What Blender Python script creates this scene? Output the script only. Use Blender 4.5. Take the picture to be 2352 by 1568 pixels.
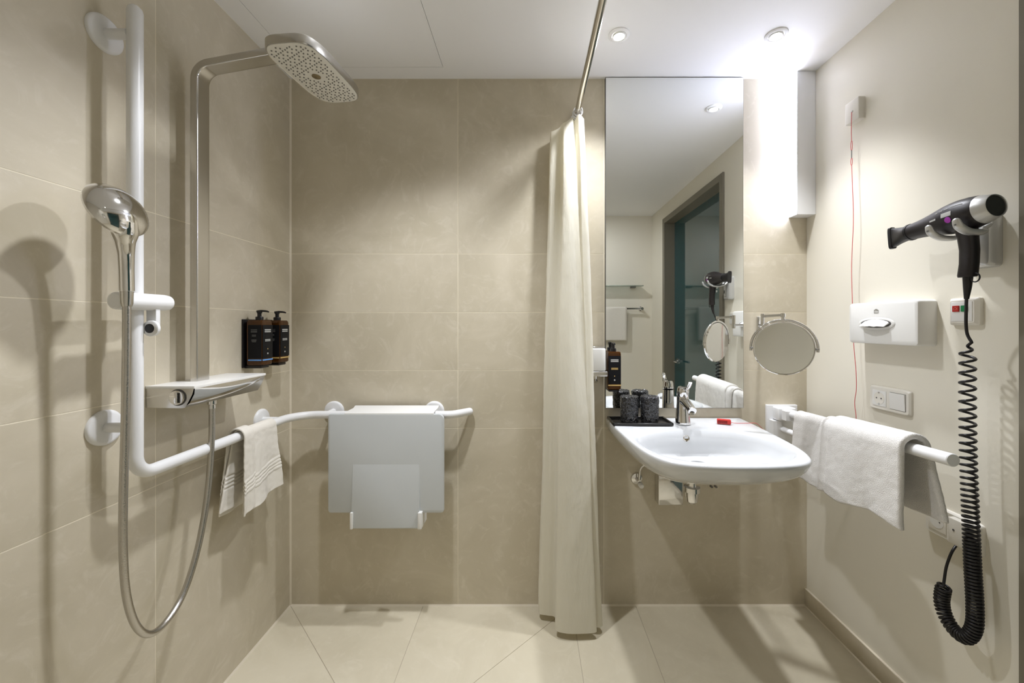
import bpy, bmesh, math, random
from mathutils import Vector, Matrix, noise

random.seed(7)
for o in list(bpy.data.objects):
    bpy.data.objects.remove(o)
SC = bpy.context.scene
COL = SC.collection
PI = math.pi

# ------------------------------------------------------------------ camera, world, exposure
S0, D0, HC = 503.75, 1.816, 1.2784          # pixels per metre on the back wall, camera distance, camera height
VX, VY = 1215.0, 746.0                       # where the camera axis meets the picture
cam_d = bpy.data.cameras.new('camera')
cam = bpy.data.objects.new('camera', cam_d)
COL.objects.link(cam)
cam.location = (0, -D0, HC)
cam.rotation_euler = (PI / 2, 0, 0)
cam_d.sensor_width = 36.0
cam_d.lens = 36.0 * (S0 * D0) / 2352.0
cam_d.shift_x = -(VX - 1176) / 2352.0
cam_d.shift_y = -(784 - VY) / 2352.0
cam_d.clip_start = 0.01
SC.camera = cam

world = bpy.data.worlds.new('world')
SC.world = world
world.use_nodes = True
world.node_tree.nodes['Background'].inputs[0].default_value = (0.05, 0.05, 0.05, 1)
world.node_tree.nodes['Background'].inputs[1].default_value = 0.2

SC.view_settings.view_transform = 'Standard'
SC.view_settings.look = 'None'
SC.view_settings.gamma = 1.0
SC.view_settings.use_curve_mapping = False
SC.view_settings.exposure = 0.90

BAR_POWER = 22.0          # emission strength of the wall light's diffuser
BAR_COLOUR = (0.72, 0.77, 1.02)
SPOT_POWER = 36.0         # watts of each ceiling downlight
SPOT_COLOUR = (0.955, 0.98, 1.04)

# ------------------------------------------------------------------ coordinates
# X to the right, z = distance out of the back wall (Blender -y), Z up
def W(X, z, Z):
    return Vector((X, -z, Z))

def P(px, py, z):
    """picture point at a known distance from the back wall"""
    r = 1 - z / D0
    return W((px - VX) * r / S0, z, HC - (py - VY) * r / S0)

def PX(px, py, X):
    """picture point in a plane parallel to the side walls"""
    r = X * S0 / (px - VX)
    return W(X, (1 - r) * D0, HC - (py - VY) * r / S0)

# ------------------------------------------------------------------ materials
MATS = {}

def new_mat(name):
    m = bpy.data.materials.new(name)
    m.use_nodes = True
    MATS[name] = m
    return m, m.node_tree, m.node_tree.nodes['Principled BSDF']

def mat(name, col, rough=0.5, metal=0.0, spec=0.5, bump=0.0, bscale=200.0, vary=0.0, vscale=30.0, bdist=0.002,
        trans=0.0, ior=1.45, coat=0.0, rvary=0.0):
    m, nt, b = new_mat(name)
    b.inputs['Base Color'].default_value = (*col, 1)
    b.inputs['Roughness'].default_value = rough
    b.inputs['Metallic'].default_value = metal
    b.inputs['Specular IOR Level'].default_value = spec
    b.inputs['IOR'].default_value = ior
    b.inputs['Transmission Weight'].default_value = trans
    b.inputs['Coat Weight'].default_value = coat
    geo = nt.nodes.new('ShaderNodeNewGeometry')
    if vary > 0 or rvary > 0:
        n = nt.nodes.new('ShaderNodeTexNoise')
        n.inputs['Scale'].default_value = vscale
        n.inputs['Detail'].default_value = 4
        nt.links.new(geo.outputs['Position'], n.inputs['Vector'])
        if vary > 0:
            mix = nt.nodes.new('ShaderNodeMix')
            mix.data_type = 'RGBA'
            mix.inputs[6].default_value = (*[c * (1 - vary) for c in col], 1)
            mix.inputs[7].default_value = (*[min(1, c * (1 + vary)) for c in col], 1)
            nt.links.new(n.outputs['Fac'], mix.inputs[0])
            nt.links.new(mix.outputs[2], b.inputs['Base Color'])
        if rvary > 0:
            mr = nt.nodes.new('ShaderNodeMapRange')
            mr.inputs[3].default_value = max(0, rough - rvary)
            mr.inputs[4].default_value = rough + rvary
            nt.links.new(n.outputs['Fac'], mr.inputs[0])
            nt.links.new(mr.outputs[0], b.inputs['Roughness'])
    if bump > 0:
        n2 = nt.nodes.new('ShaderNodeTexNoise')
        n2.inputs['Scale'].default_value = bscale
        n2.inputs['Detail'].default_value = 3
        nt.links.new(geo.outputs['Position'], n2.inputs['Vector'])
        bp = nt.nodes.new('ShaderNodeBump')
        bp.inputs['Strength'].default_value = bump
        bp.inputs['Distance'].default_value = bdist
        nt.links.new(n2.outputs['Fac'], bp.inputs['Height'])
        nt.links.new(bp.outputs['Normal'], b.inputs['Normal'])
    return m

def tile_mat(name, c1, c2, c3, rough=0.42):
    """cement-look porcelain: broad clouds, a few pale trowel streaks, fine grain, different on every tile"""
    m, nt, b = new_mat(name)
    L = nt.links.new
    geo = nt.nodes.new('ShaderNodeNewGeometry')
    info = nt.nodes.new('ShaderNodeObjectInfo')
    mul = nt.nodes.new('ShaderNodeVectorMath'); mul.operation = 'SCALE'
    comb = nt.nodes.new('ShaderNodeCombineXYZ')
    for i in range(3):
        L(info.outputs['Random'], comb.inputs[i])
    L(comb.outputs[0], mul.inputs[0]); mul.inputs['Scale'].default_value = 37.0
    add = nt.nodes.new('ShaderNodeVectorMath'); add.operation = 'ADD'
    L(geo.outputs['Position'], add.inputs[0]); L(mul.outputs[0], add.inputs[1])
    n1 = nt.nodes.new('ShaderNodeTexNoise'); n1.inputs['Scale'].default_value = 2.6
    n1.inputs['Detail'].default_value = 6; n1.inputs['Roughness'].default_value = 0.62
    n1.inputs['Distortion'].default_value = 1.2
    n2 = nt.nodes.new('ShaderNodeTexNoise'); n2.inputs['Scale'].default_value = 9.0
    n2.inputs['Detail'].default_value = 8; n2.inputs['Roughness'].default_value = 0.7
    n2.inputs['Distortion'].default_value = 2.5
    n3 = nt.nodes.new('ShaderNodeTexNoise'); n3.inputs['Scale'].default_value = 420.0
    for n in (n1, n2, n3):
        L(add.outputs[0], n.inputs['Vector'])
    r1 = nt.nodes.new('ShaderNodeMapRange'); r1.inputs[1].default_value = 0.35; r1.inputs[2].default_value = 0.65
    L(n1.outputs['Fac'], r1.inputs[0])
    mx = nt.nodes.new('ShaderNodeMix'); mx.data_type = 'RGBA'
    mx.inputs[6].default_value = (*c1, 1); mx.inputs[7].default_value = (*c2, 1)
    L(r1.outputs[0], mx.inputs[0])
    r2 = nt.nodes.new('ShaderNodeMapRange'); r2.inputs[1].default_value = 0.52; r2.inputs[2].default_value = 0.72
    r2.inputs[4].default_value = 0.55
    L(n2.outputs['Fac'], r2.inputs[0])
    mx2 = nt.nodes.new('ShaderNodeMix'); mx2.data_type = 'RGBA'
    L(r2.outputs[0], mx2.inputs[0]); L(mx.outputs[2], mx2.inputs[6]); mx2.inputs[7].default_value = (*c3, 1)
    L(mx2.outputs[2], b.inputs['Base Color'])
    rr = nt.nodes.new('ShaderNodeMapRange'); rr.inputs[3].default_value = rough - 0.07; rr.inputs[4].default_value = rough + 0.1
    L(n2.outputs['Fac'], rr.inputs[0]); L(rr.outputs[0], b.inputs['Roughness'])
    b.inputs['Specular IOR Level'].default_value = 0.4
    bp = nt.nodes.new('ShaderNodeBump'); bp.inputs['Strength'].default_value = 0.06; bp.inputs['Distance'].default_value = 0.001
    L(n3.outputs['Fac'], bp.inputs['Height']); L(bp.outputs['Normal'], b.inputs['Normal'])
    return m

def emit_mat(name, col, strength):
    m, nt, b = new_mat(name)
    b.inputs['Base Color'].default_value = (0.9, 0.9, 0.9, 1)
    b.inputs['Emission Color'].default_value = (*col, 1)
    b.inputs['Emission Strength'].default_value = strength
    return m

tile_mat('wall_tile', (0.54, 0.483, 0.365), (0.63, 0.568, 0.445), (0.70, 0.640, 0.53))
tile_mat('floor_tile', (0.60, 0.54, 0.405), (0.67, 0.61, 0.468), (0.71, 0.65, 0.515), 0.45)
mat('grout', (0.80, 0.73, 0.58), 0.8, bump=0.2, bscale=900)
mat('floor_grout', (0.47, 0.41, 0.31), 0.8)
mat('silicone', (0.70, 0.63, 0.50), 0.5)
mat('paint', (0.77, 0.73, 0.625), 0.45, bump=0.05, bscale=350, vary=0.015, vscale=3)
mat('ceiling_paint', (0.88, 0.875, 0.87), 0.7, bump=0.03, bscale=300)
mat('gap', (0.10, 0.095, 0.09), 0.9)
mat('overflow_bronze', (0.24, 0.19, 0.11), 0.3, 0.7)
mat('white_rail', (0.80, 0.80, 0.80), 0.32, spec=0.5)
mat('white_plastic', (0.76, 0.75, 0.72), 0.3)
mat('cream_plastic', (0.74, 0.71, 0.64), 0.32)
mat('seat_plastic', (0.54, 0.56, 0.56), 0.5, bump=0.04, bscale=700)
mat('ceramic', (0.63, 0.64, 0.65), 0.09, spec=0.6, coat=0.3)
mat('chrome', (0.72, 0.71, 0.70), 0.07, 1.0)
mat('chrome_soft', (0.60, 0.585, 0.56), 0.2, 1.0)
mat('hose_metal', (0.52, 0.50, 0.47), 0.24, 1.0, bump=0.3, bscale=500)
mat('steel', (0.62, 0.59, 0.54), 0.18, 1.0)
mat('nozzle_face', (0.72, 0.70, 0.64), 0.4)
mat('rubber_grey', (0.20, 0.19, 0.17), 0.6)
mat('black_plastic', (0.010, 0.009, 0.010), 0.35)
mat('black_soft', (0.012, 0.009, 0.010), 0.42, vary=0.2, vscale=120)
mat('silver', (0.55, 0.55, 0.54), 0.35, 0.6)
mat('dark_mesh', (0.03, 0.033, 0.03), 0.6, bump=0.6, bscale=1400)
mat('amber', (0.075, 0.026, 0.004), 0.08, trans=0.3, ior=1.4)
mat('label_black', (0.007, 0.007, 0.008), 0.5, spec=0.15)
mat('label_print', (0.42, 0.42, 0.40), 0.5)
mat('label_dim', (0.10, 0.10, 0.095), 0.5)
mat('label_blue', (0.10, 0.28, 0.62), 0.4)
mat('label_gold', (0.50, 0.34, 0.12), 0.4)
mat('mirror', (0.86, 0.875, 0.86), 0.0, 1.0)
mat('mirror_edge', (0.12, 0.12, 0.12), 0.3, 0.5)
mat('glass', (0.80, 0.92, 0.88), 0.02, trans=1.0, ior=1.45)
mat('door_teal', (0.018, 0.075, 0.085), 0.06, spec=0.8, coat=0.5)
mat('frame_grey', (0.20, 0.18, 0.135), 0.4)
mat('red_plastic', (0.50, 0.03, 0.025), 0.3)
mat('red_dark', (0.22, 0.004, 0.004), 0.4)
mat('red_cord', (0.62, 0.10, 0.10), 0.6)
mat('red_button', (0.45, 0.02, 0.015), 0.3)
mat('green_button', (0.01, 0.22, 0.07), 0.3)
mat('light_red', (0.75, 0.25, 0.20), 0.4)
mat('purple', (0.36, 0.04, 0.40), 0.4)
mat('tissue', (0.88, 0.87, 0.85), 0.9)
mat('tray_black', (0.012, 0.011, 0.010), 0.22)
mat('terry', (0.80, 0.775, 0.74), 0.95, bump=1.0, bscale=480, bdist=0.003, vary=0.05, vscale=160, spec=0.1)
mat('towel_smooth', (0.78, 0.74, 0.66), 0.95, bump=0.5, bscale=700, vary=0.03, vscale=80, spec=0.1)
emit_mat('lamp_glow', (1.0, 0.98, 0.95), 18.0)
emit_mat('bar_glow', BAR_COLOUR, BAR_POWER)

def special_mats():
    # shower curtain: thin woven fabric that lets some light through
    m, nt, b = new_mat('curtain')
    b.inputs['Base Color'].default_value = (0.88, 0.85, 0.74, 1)
    b.inputs['Roughness'].default_value = 0.62
    b.inputs['Sheen Weight'].default_value = 0.15
    tr = nt.nodes.new('ShaderNodeBsdfTranslucent'); tr.inputs[0].default_value = (0.82, 0.77, 0.62, 1)
    ms = nt.nodes.new('ShaderNodeMixShader'); ms.inputs[0].default_value = 0.35
    out = nt.nodes['Material Output']
    nt.links.new(b.outputs[0], ms.inputs[1]); nt.links.new(tr.outputs[0], ms.inputs[2])
    nt.links.new(ms.outputs[0], out.inputs['Surface'])
    tc = nt.nodes.new('ShaderNodeNewGeometry')
    mp = nt.nodes.new('ShaderNodeMapping'); mp.inputs['Scale'].default_value = (60, 60, 14)
    n = nt.nodes.new('ShaderNodeTexNoise'); n.inputs['Scale'].default_value = 1.0; n.inputs['Detail'].default_value = 5
    nt.links.new(tc.outputs['Position'], mp.inputs[0]); nt.links.new(mp.outputs[0], n.inputs['Vector'])
    bp = nt.nodes.new('ShaderNodeBump'); bp.inputs['Strength'].default_value = 0.55; bp.inputs['Distance'].default_value = 0.006
    nt.links.new(n.outputs['Fac'], bp.inputs['Height']); nt.links.new(bp.outputs['Normal'], b.inputs['Normal'])
    # crinkled black wrapper of the cups, with a scrawled pale print
    m, nt, b = new_mat('cup_wrap')
    b.inputs['Roughness'].default_value = 0.16
    tc = nt.nodes.new('ShaderNodeNewGeometry')
    n = nt.nodes.new('ShaderNodeTexNoise'); n.inputs['Scale'].default_value = 70; n.inputs['Detail'].default_value = 6
    n.inputs['Distortion'].default_value = 3.0
    nt.links.new(tc.outputs['Position'], n.inputs['Vector'])
    ramp = nt.nodes.new('ShaderNodeValToRGB')
    e = ramp.color_ramp.elements
    e[0].position = 0.0; e[0].color = (0.008, 0.008, 0.011, 1)
    e[1].position = 1.0; e[1].color = (0.008, 0.008, 0.011, 1)
    for p, c in ((0.525, 0.010), (0.545, 0.16), (0.556, 0.18), (0.575, 0.010)):
        k = e.new(p); k.color = (c, c, c * 1.05, 1)
    nt.links.new(n.outputs['Fac'], ramp.inputs[0]); nt.links.new(ramp.outputs[0], b.inputs['Base Color'])
    v = nt.nodes.new('ShaderNodeTexVoronoi'); v.inputs['Scale'].default_value = 110
    nt.links.new(tc.outputs['Position'], v.inputs['Vector'])
    bp = nt.nodes.new('ShaderNodeBump'); bp.inputs['Strength'].default_value = 0.7; bp.inputs['Distance'].default_value = 0.004
    nt.links.new(v.outputs['Distance'], bp.inputs['Height']); nt.links.new(bp.outputs['Normal'], b.inputs['Normal'])
special_mats()

# ------------------------------------------------------------------ builders
ORG = {}

def thing(name, label, cat, loc, group=None):
    o = bpy.data.objects.new(name, None)
    o.empty_display_size = 0.02
    COL.objects.link(o)
    o.location = loc
    o['label'] = label; o['category'] = cat
    if group: o['group'] = group
    ORG[o] = Vector(loc)
    return o

def tag(o, label, cat, group=None):
    o['label'] = label; o['category'] = cat
    if group: o['group'] = group
    return o

def structure(o):
    o['kind'] = 'structure'
    return o

def add(name, verts, faces, m, parent=None, angle=40, smooth=True):
    verts = [Vector(v) for v in verts]
    if parent is not None:
        org = ORG[parent]
    else:
        lo = [min(v[i] for v in verts) for i in range(3)]
        hi = [max(v[i] for v in verts) for i in range(3)]
        org = Vector(((lo[0] + hi[0]) / 2, (lo[1] + hi[1]) / 2, lo[2]))
    me = bpy.data.meshes.new(name)
    me.from_pydata([tuple(v - org) for v in verts], [], faces)
    bm = bmesh.new(); bm.from_mesh(me)
    bmesh.ops.recalc_face_normals(bm, faces=bm.faces)
    bm.to_mesh(me); bm.free()
    if smooth:
        for p in me.polygons: p.use_smooth = True
        me.set_sharp_from_angle(angle=math.radians(angle))
    me.materials.append(MATS[m])
    o = bpy.data.objects.new(name, me)
    COL.objects.link(o)
    if parent is not None:
        o.parent = parent
    else:
        o.location = org
    ORG[o] = org
    return o

class MB:
    """collects shapes, then becomes one mesh object"""
    def __init__(self): self.v = []; self.f = []
    def put(self, vf):
        k = len(self.v); v, f = vf
        self.v += v; self.f += [tuple(i + k for i in q) for q in f]
        return self
    def build(self, name, m, parent=None, angle=40, smooth=True):
        return add(name, self.v, self.f, m, parent, angle, smooth)

def s_box(X0, X1, z0, z1, Z0, Z1, bev=0.0, seg=3):
    bm = bmesh.new()
    bmesh.ops.create_cube(bm, size=1)
    c = W((X0 + X1) / 2, (z0 + z1) / 2, (Z0 + Z1) / 2)
    for v in bm.verts:
        v.co = Vector((v.co.x * abs(X1 - X0), v.co.y * abs(z1 - z0), v.co.z * abs(Z1 - Z0))) + c
    if bev > 0:
        bmesh.ops.bevel(bm, geom=bm.edges[:], offset=bev, segments=seg, profile=0.5, affect='EDGES', clamp_overlap=True)
    bm.verts.index_update()
    r = ([v.co.copy() for v in bm.verts], [tuple(v.index for v in f.verts) for f in bm.faces])
    bm.free()
    return r

def box(name, X0, X1, z0, z1, Z0, Z1, m, parent=None, bev=0.0, seg=3):
    v, f = s_box(X0, X1, z0, z1, Z0, Z1, bev, seg)
    return add(name, v, f, m, parent)

def basis(d, up=None):
    d = Vector(d).normalized()
    u = Vector(up) if up is not None else (Vector((0, 0, 1)) if abs(d.z) < 0.9 else Vector((1, 0, 0)))
    a = u.cross(d).normalized()
    b = d.cross(a).normalized()
    return a, b, d

def s_lathe(prof, o, d, n=40, up=None):
    """prof: (radius, distance along d)"""
    a, b, d = basis(d, up); o = Vector(o)
    vs, fs = [], []
    rings = []
    for r, h in prof:
        if r < 1e-6:
            rings.append([len(vs)]); vs.append(o + d * h)
        else:
            rings.append(list(range(len(vs), len(vs) + n)))
            for k in range(n):
                t = 2 * PI * k / n
                vs.append(o + d * h + (a * math.cos(t) + b * math.sin(t)) * r)
    for i in range(len(rings) - 1):
        A, B = rings[i], rings[i + 1]
        for k in range(n):
            k2 = (k + 1) % n
            if len(A) == 1 and len(B) == 1: continue
            if len(A) == 1: fs.append((A[0], B[k], B[k2]))
            elif len(B) == 1: fs.append((A[k], B[0], A[k2]))
            else: fs.append((A[k], B[k], B[k2], A[k2]))
    return vs, fs

def lathe(name, prof, o, d, m, parent=None, n=40, angle=40):
    v, f = s_lathe(prof, o, d, n)
    return add(name, v, f, m, parent, angle)

def catmull(pts, seg=8):
    pts = [Vector(p) for p in pts]
    out = []
    n = len(pts)
    for i in range(n - 1):
        p0 = pts[max(i - 1, 0)]; p1 = pts[i]; p2 = pts[i + 1]; p3 = pts[min(i + 2, n - 1)]
        for k in range(seg):
            t = k / seg
            out.append(0.5 * ((2 * p1) + (p2 - p0) * t + (2 * p0 - 5 * p1 + 4 * p2 - p3) * t * t + (3 * p1 - p0 - 3 * p2 + p3) * t ** 3))
    out.append(pts[-1])
    return out

def fillet(pts, r, seg=8):
    """straight runs with rounded corners of radius r"""
    pts = [Vector(p) for p in pts]
    out = [pts[0]]
    for i in range(1, len(pts) - 1):
        a = (pts[i - 1] - pts[i]); b = (pts[i + 1] - pts[i])
        la, lb = a.length, b.length
        a.normalize(); b.normalize()
        ang = a.angle(b)
        t = min(r / math.tan(ang / 2), la * 0.49, lb * 0.49)
        rr = t * math.tan(ang / 2)
        c = pts[i] + (a + b).normalized() * (rr / math.sin(ang / 2))
        s = pts[i] + a * t - c; e = pts[i] + b * t - c
        tot = s.angle(e); ax = s.cross(e).normalized()
        for k in range(seg + 1):
            out.append(c + Matrix.Rotation(tot * k / seg, 3, ax) @ s)
    out.append(pts[-1])
    return out

def s_tube(pts, r, n=14, caps=True, flat=None, up=None, round_end=False):
    """r: number or list; flat=(fa,fb) scales the section along its two axes"""
    pts = [Vector(p) for p in pts]
    N = len(pts)
    rs = list(r) if isinstance(r, (list, tuple)) else [r] * N
    if len(rs) != N:
        rs = [rs[min(int(i / (N - 1) * (len(rs) - 1)), len(rs) - 2)] * (1 - (i / (N - 1) * (len(rs) - 1)) % 1)
              + rs[min(int(i / (N - 1) * (len(rs) - 1)) + 1, len(rs) - 1)] * ((i / (N - 1) * (len(rs) - 1)) % 1) if i < N - 1 else rs[-1]
              for i in range(N)]
    tg = []
    for i in range(N):
        t = pts[min(i + 1, N - 1)] - pts[max(i - 1, 0)]
        tg.append(t.normalized())
    a, b, _ = basis(tg[0], up)
    vs, fs = [], []
    fa, fb = flat if flat else (1, 1)
    sec = []
    if round_end:
        for q in (0.0, 0.35, 0.7):
            sec.append((0, math.sin(q * PI / 2) * 0.999 + 0.001, -math.cos(q * PI / 2) * rs[0]))
    for i in range(N): sec.append((i, 1.0, 0.0))
    if round_end:
        for q in (0.3, 0.65, 1.0):
            sec.append((N - 1, math.cos(q * PI / 2) * 0.999 + 0.001, math.sin(q * PI / 2) * rs[-1]))
    last = 0
    for (i, k, off) in sec:
        if i != last:
            ax = tg[last].cross(tg[i])
            if ax.length > 1e-9:
                R = Matrix.Rotation(tg[last].angle(tg[i]), 3, ax.normalized())
                a = R @ a; b = R @ b
            last = i
        for q in range(n):
            t = 2 * PI * q / n
            vs.append(pts[i] + tg[i] * off + (a * math.cos(t) * fa + b * math.sin(t) * fb) * rs[i] * k)
    M = len(sec)
    for i in range(M - 1):
        for q in range(n):
            q2 = (q + 1) % n
            fs.append((i * n + q, i * n + q2, (i + 1) * n + q2, (i + 1) * n + q))
    if caps:
        fs.append(tuple(range(n - 1, -1, -1)))
        fs.append(tuple((M - 1) * n + q for q in range(n)))
    return vs, fs

def tube(name, pts, r, m, parent=None, n=14, flat=None, up=None, round_end=False, angle=50):
    v, f = s_tube(pts, r, n, True, flat, up, round_end)
    return add(name, v, f, m, parent, angle)

def s_loft(secs, n=32, caps=True):
    """secs: (centre, axis a, axis b, half a, half b, exponent)"""
    vs, fs = [], []
    for c, a, b, ha, hb, e in secs:
        for k in range(n):
            t = 2 * PI * k / n
            ct, st = math.cos(t), math.sin(t)
            vs.append(Vector(c) + Vector(a) * (ha * math.copysign(abs(ct) ** (2 / e), ct)) + Vector(b) * (hb * math.copysign(abs(st) ** (2 / e), st)))
    M = len(secs)
    for i in range(M - 1):
        for q in range(n):
            q2 = (q + 1) % n
            fs.append((i * n + q, i * n + q2, (i + 1) * n + q2, (i + 1) * n + q))
    if caps:
        fs.append(tuple(range(n - 1, -1, -1)))
        fs.append(tuple((M - 1) * n + q for q in range(n)))
    return vs, fs

def loft(name, secs, m, parent=None, n=32, angle=40):
    v, f = s_loft(secs, n)
    return add(name, v, f, m, parent, angle)

def s_prism(pts, off):
    """flat outline (world points) pushed along off"""
    n = len(pts); off = Vector(off)
    vs = [Vector(p) for p in pts] + [Vector(p) + off for p in pts]
    fs = [tuple(range(n - 1, -1, -1)), tuple(range(n, 2 * n))]
    for k in range(n):
        fs.append((k, (k + 1) % n, n + (k + 1) % n, n + k))
    return vs, fs

def rrect(w, h, r, seg=5):
    """rounded rectangle outline centred on 0; r: one radius or four (right-top, left-top, left-bottom, right-bottom)"""
    rs = r if isinstance(r, (list, tuple)) else [r] * 4
    out = []
    for (sx, sy, a0), rr in zip(((1, 1, 0), (-1, 1, 90), (-1, -1, 180), (1, -1, 270)), rs):
        cx, cy = sx * (w / 2 - rr), sy * (h / 2 - rr)
        for k in range(seg + 1):
            t = math.radians(a0 + 90 * k / seg)
            out.append((cx + rr * math.cos(t), cy + rr * math.sin(t)))
    return out

def s_plate(c, a, b, w, h, r, th, bev=0.0015):
    """thick rounded plate: front face centred on c, axes a,b; thickness goes along -(a x b); soft front edge"""
    a = Vector(a).normalized(); b = Vector(b).normalized(); nrm = a.cross(b).normalized(); c = Vector(c)
    rs = r if isinstance(r, (list, tuple)) else [r] * 4
    bev = min(bev, th * 0.45)
    layers = [(0, -th), (0, -bev), (bev * 0.3, -bev * 0.3), (bev, 0)]
    vs, fs = [], []
    base = rrect(w, h, r); n = len(base)
    for ins, hgt in layers:
        sx, sy = (w - 2 * ins) / w, (h - 2 * ins) / h
        for x, y in base:
            vs.append(c + a * x * sx + b * y * sy + nrm * hgt)
    M = len(layers)
    for i in range(M - 1):
        for k in range(n):
            k2 = (k + 1) % n
            fs.append((i * n + k, i * n + k2, (i + 1) * n + k2, (i + 1) * n + k))
    fs.append(tuple(range(n - 1, -1, -1))); fs.append(tuple((M - 1) * n + k for k in range(n)))
    return vs, fs

def plate(name, c, a, b, w, h, r, th, m, parent=None, bev=0.0015):
    v, f = s_plate(c, a, b, w, h, r, th, bev)
    return add(name, v, f, m, parent, 35)

def s_grid(rows):
    """rows of equal length -> quads"""
    vs, fs = [], []
    n = len(rows[0])
    for r in rows: vs += [Vector(p) for p in r]
    for i in range(len(rows) - 1):
        for k in range(n - 1):
            fs.append((i * n + k, i * n + k + 1, (i + 1) * n + k + 1, (i + 1) * n + k))
    return vs, fs

AX, AZ = Vector((1, 0, 0)), Vector((0, 0, 1))
AN = Vector((0, -1, 0))          # out of the back wall, towards the room
AR = Vector((0, 1, 0))

# ------------------------------------------------------------------ the room
XL, XR, ZC, ZB = -1.088, 1.2665, 2.40, 2.32       # left wall, right wall, ceiling, far wall behind the camera
ROWS = [0.0, 0.8085, 1.0716, 1.3360, 1.6025, 2.40]
G = 0.0013                                          # half a joint

def wall_tile_back(X0, X1, Z0, Z1, parent):
    box('tile', X0 + G, X1 - G, -0.006, 0.0, Z0 + G, Z1 - G, 'wall_tile', parent, 0.0003, 1)

def wall_tile_left(z0, z1, Z0, Z1, parent):
    box('tile', XL - 0.006, XL, z0 + G, z1 - G, Z0 + G, Z1 - G, 'wall_tile', parent, 0.0003, 1)

wb = structure(box('wall_back', XL - 0.12, XR + 0.12, -0.12, -0.0005, 0, ZC, 'grout'))
cols = [XL, -0.3236, 0.341, XR]
for i in range(3):
    for k in range(5):
        wall_tile_back(cols[i], cols[i + 1], ROWS[k], ROWS[k + 1], wb)
wl = structure(box('wall_left', XL - 0.12, XL - 0.0005, 0, ZB, 0, ZC, 'grout'))
lz = [0.0, 0.655, 1.455, ZB]
for i in range(3):
    for k in range(5):
        wall_tile_left(lz[i], lz[i + 1], ROWS[k], ROWS[k + 1], wl)

# right wall with the doorway
DZ0, DZ1, DH = 0.840, 1.915, 2.225
b = MB()
b.put(s_box(XR, XR + 0.12, 0, DZ0, 0, ZC)).put(s_box(XR, XR + 0.12, DZ1, ZB, 0, ZC)).put(s_box(XR, XR + 0.12, DZ0, DZ1, DH, ZC))
wr = structure(b.build('wall_right', 'paint', smooth=False))
structure(box('wall_front', XL - 0.12, XR + 0.12, ZB, ZB + 0.12, 0, ZC, 'paint'))

# ceiling with an inspection panel
PN = (-1.0, -0.375, 0.083, 0.575)
b = MB()
e = 0.0016
b.put(s_box(XL - 0.12, PN[0] - e, -0.12, ZB + 0.12, ZC, ZC + 0.05)).put(s_box(PN[1] + e, XR + 0.12, -0.12, ZB + 0.12, ZC, ZC + 0.05))
b.put(s_box(PN[0] - e, PN[1] + e, -0.12, PN[2] - e, ZC, ZC + 0.05)).put(s_box(PN[0] - e, PN[1] + e, PN[3] + e, ZB + 0.12, ZC, ZC + 0.05))
ce = structure(b.build('ceiling', 'ceiling_paint', smooth=False))
box('panel', PN[0], PN[1], PN[2], PN[3], ZC, ZC + 0.012, 'ceiling_paint', ce)
box('panel_backing', PN[0] - 0.02, PN[1] + 0.02, PN[2] - 0.02, PN[3] + 0.02, ZC + 0.052, ZC + 0.06, 'gap', ce)

# floor: sloped-cut shower tiles and large tiles beyond them
fl = structure(box('floor', XL - 0.12, XR + 0.12, -0.12, ZB + 0.12, -0.06, -0.0012, 'floor_grout'))
def floor_tile(poly):
    cx = sum(p[0] for p in poly) / len(poly); cz = sum(p[1] for p in poly) / len(poly)
    # shrink every side by half a joint
    n = len(poly)
    lines = []
    for i in range(n):
        p, q = Vector(poly[i]), Vector(poly[(i + 1) % n])
        d = (q - p).normalized(); nn = Vector((-d.y, d.x))
        if nn.dot(Vector((cx, cz)) - p) < 0: nn = -nn
        lines.append((p + nn * 0.0013, d))
    pts = []
    for i in range(n):
        p, d = lines[i - 1]; q, g = lines[i]
        den = d.x * g.y - d.y * g.x
        t = ((q - p).x * g.y - (q - p).y * g.x) / den
        pts.append(p + d * t)
    v, f = s_prism([W(p.x, p.y, -0.006) for p in pts], (0, 0, 0.006))
    add('tile', v, f, 'floor_tile', fl, smooth=False)
SX, AP = 0.1956, (-0.4462, 0.6418)
zs = 2 * AP[1]
XM = -0.482
floor_tile([(XL, 0), (XM, 0), (XM, AP[1] - abs(AP[0] - XM)), ])
floor_tile([(XM, 0), (SX, 0), AP, (XM, AP[1] - abs(AP[0] - XM))])
floor_tile([(XL, 0), AP, (XL, zs)])
floor_tile([(SX, 0), (SX, zs), AP])
floor_tile([(XL, zs), AP, (SX, zs)])
floor_tile([(XL, zs), (XM, zs), (XM, ZB), (XL, ZB)])
floor_tile([(XM, zs), (SX, zs), (SX, ZB), (XM, ZB)])
for z0, z1 in ((0, 0.8), (0.8, 1.6), (1.6, ZB)):
    floor_tile([(SX, z0), (0.486, z0), (0.486, z1), (SX, z1)])
    floor_tile([(0.486, z0), (XR, z0), (XR, z1), (0.486, z1)])

# tile skirting on the painted wall
bs = structure(box('baseboard_right', XR - 0.010, XR, 0.0, 0.794, 0.0, 0.075, 'wall_tile', bev=0.001))
box('skirting_edge', XR - 0.010, XR, 0.0, 0.794, 0.075, 0.0785, 'silicone', bs)
structure(box('baseboard_front', XL, XR - 0.01, ZB - 0.010, ZB, 0.0, 0.075, 'wall_tile', bev=0.001))
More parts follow.
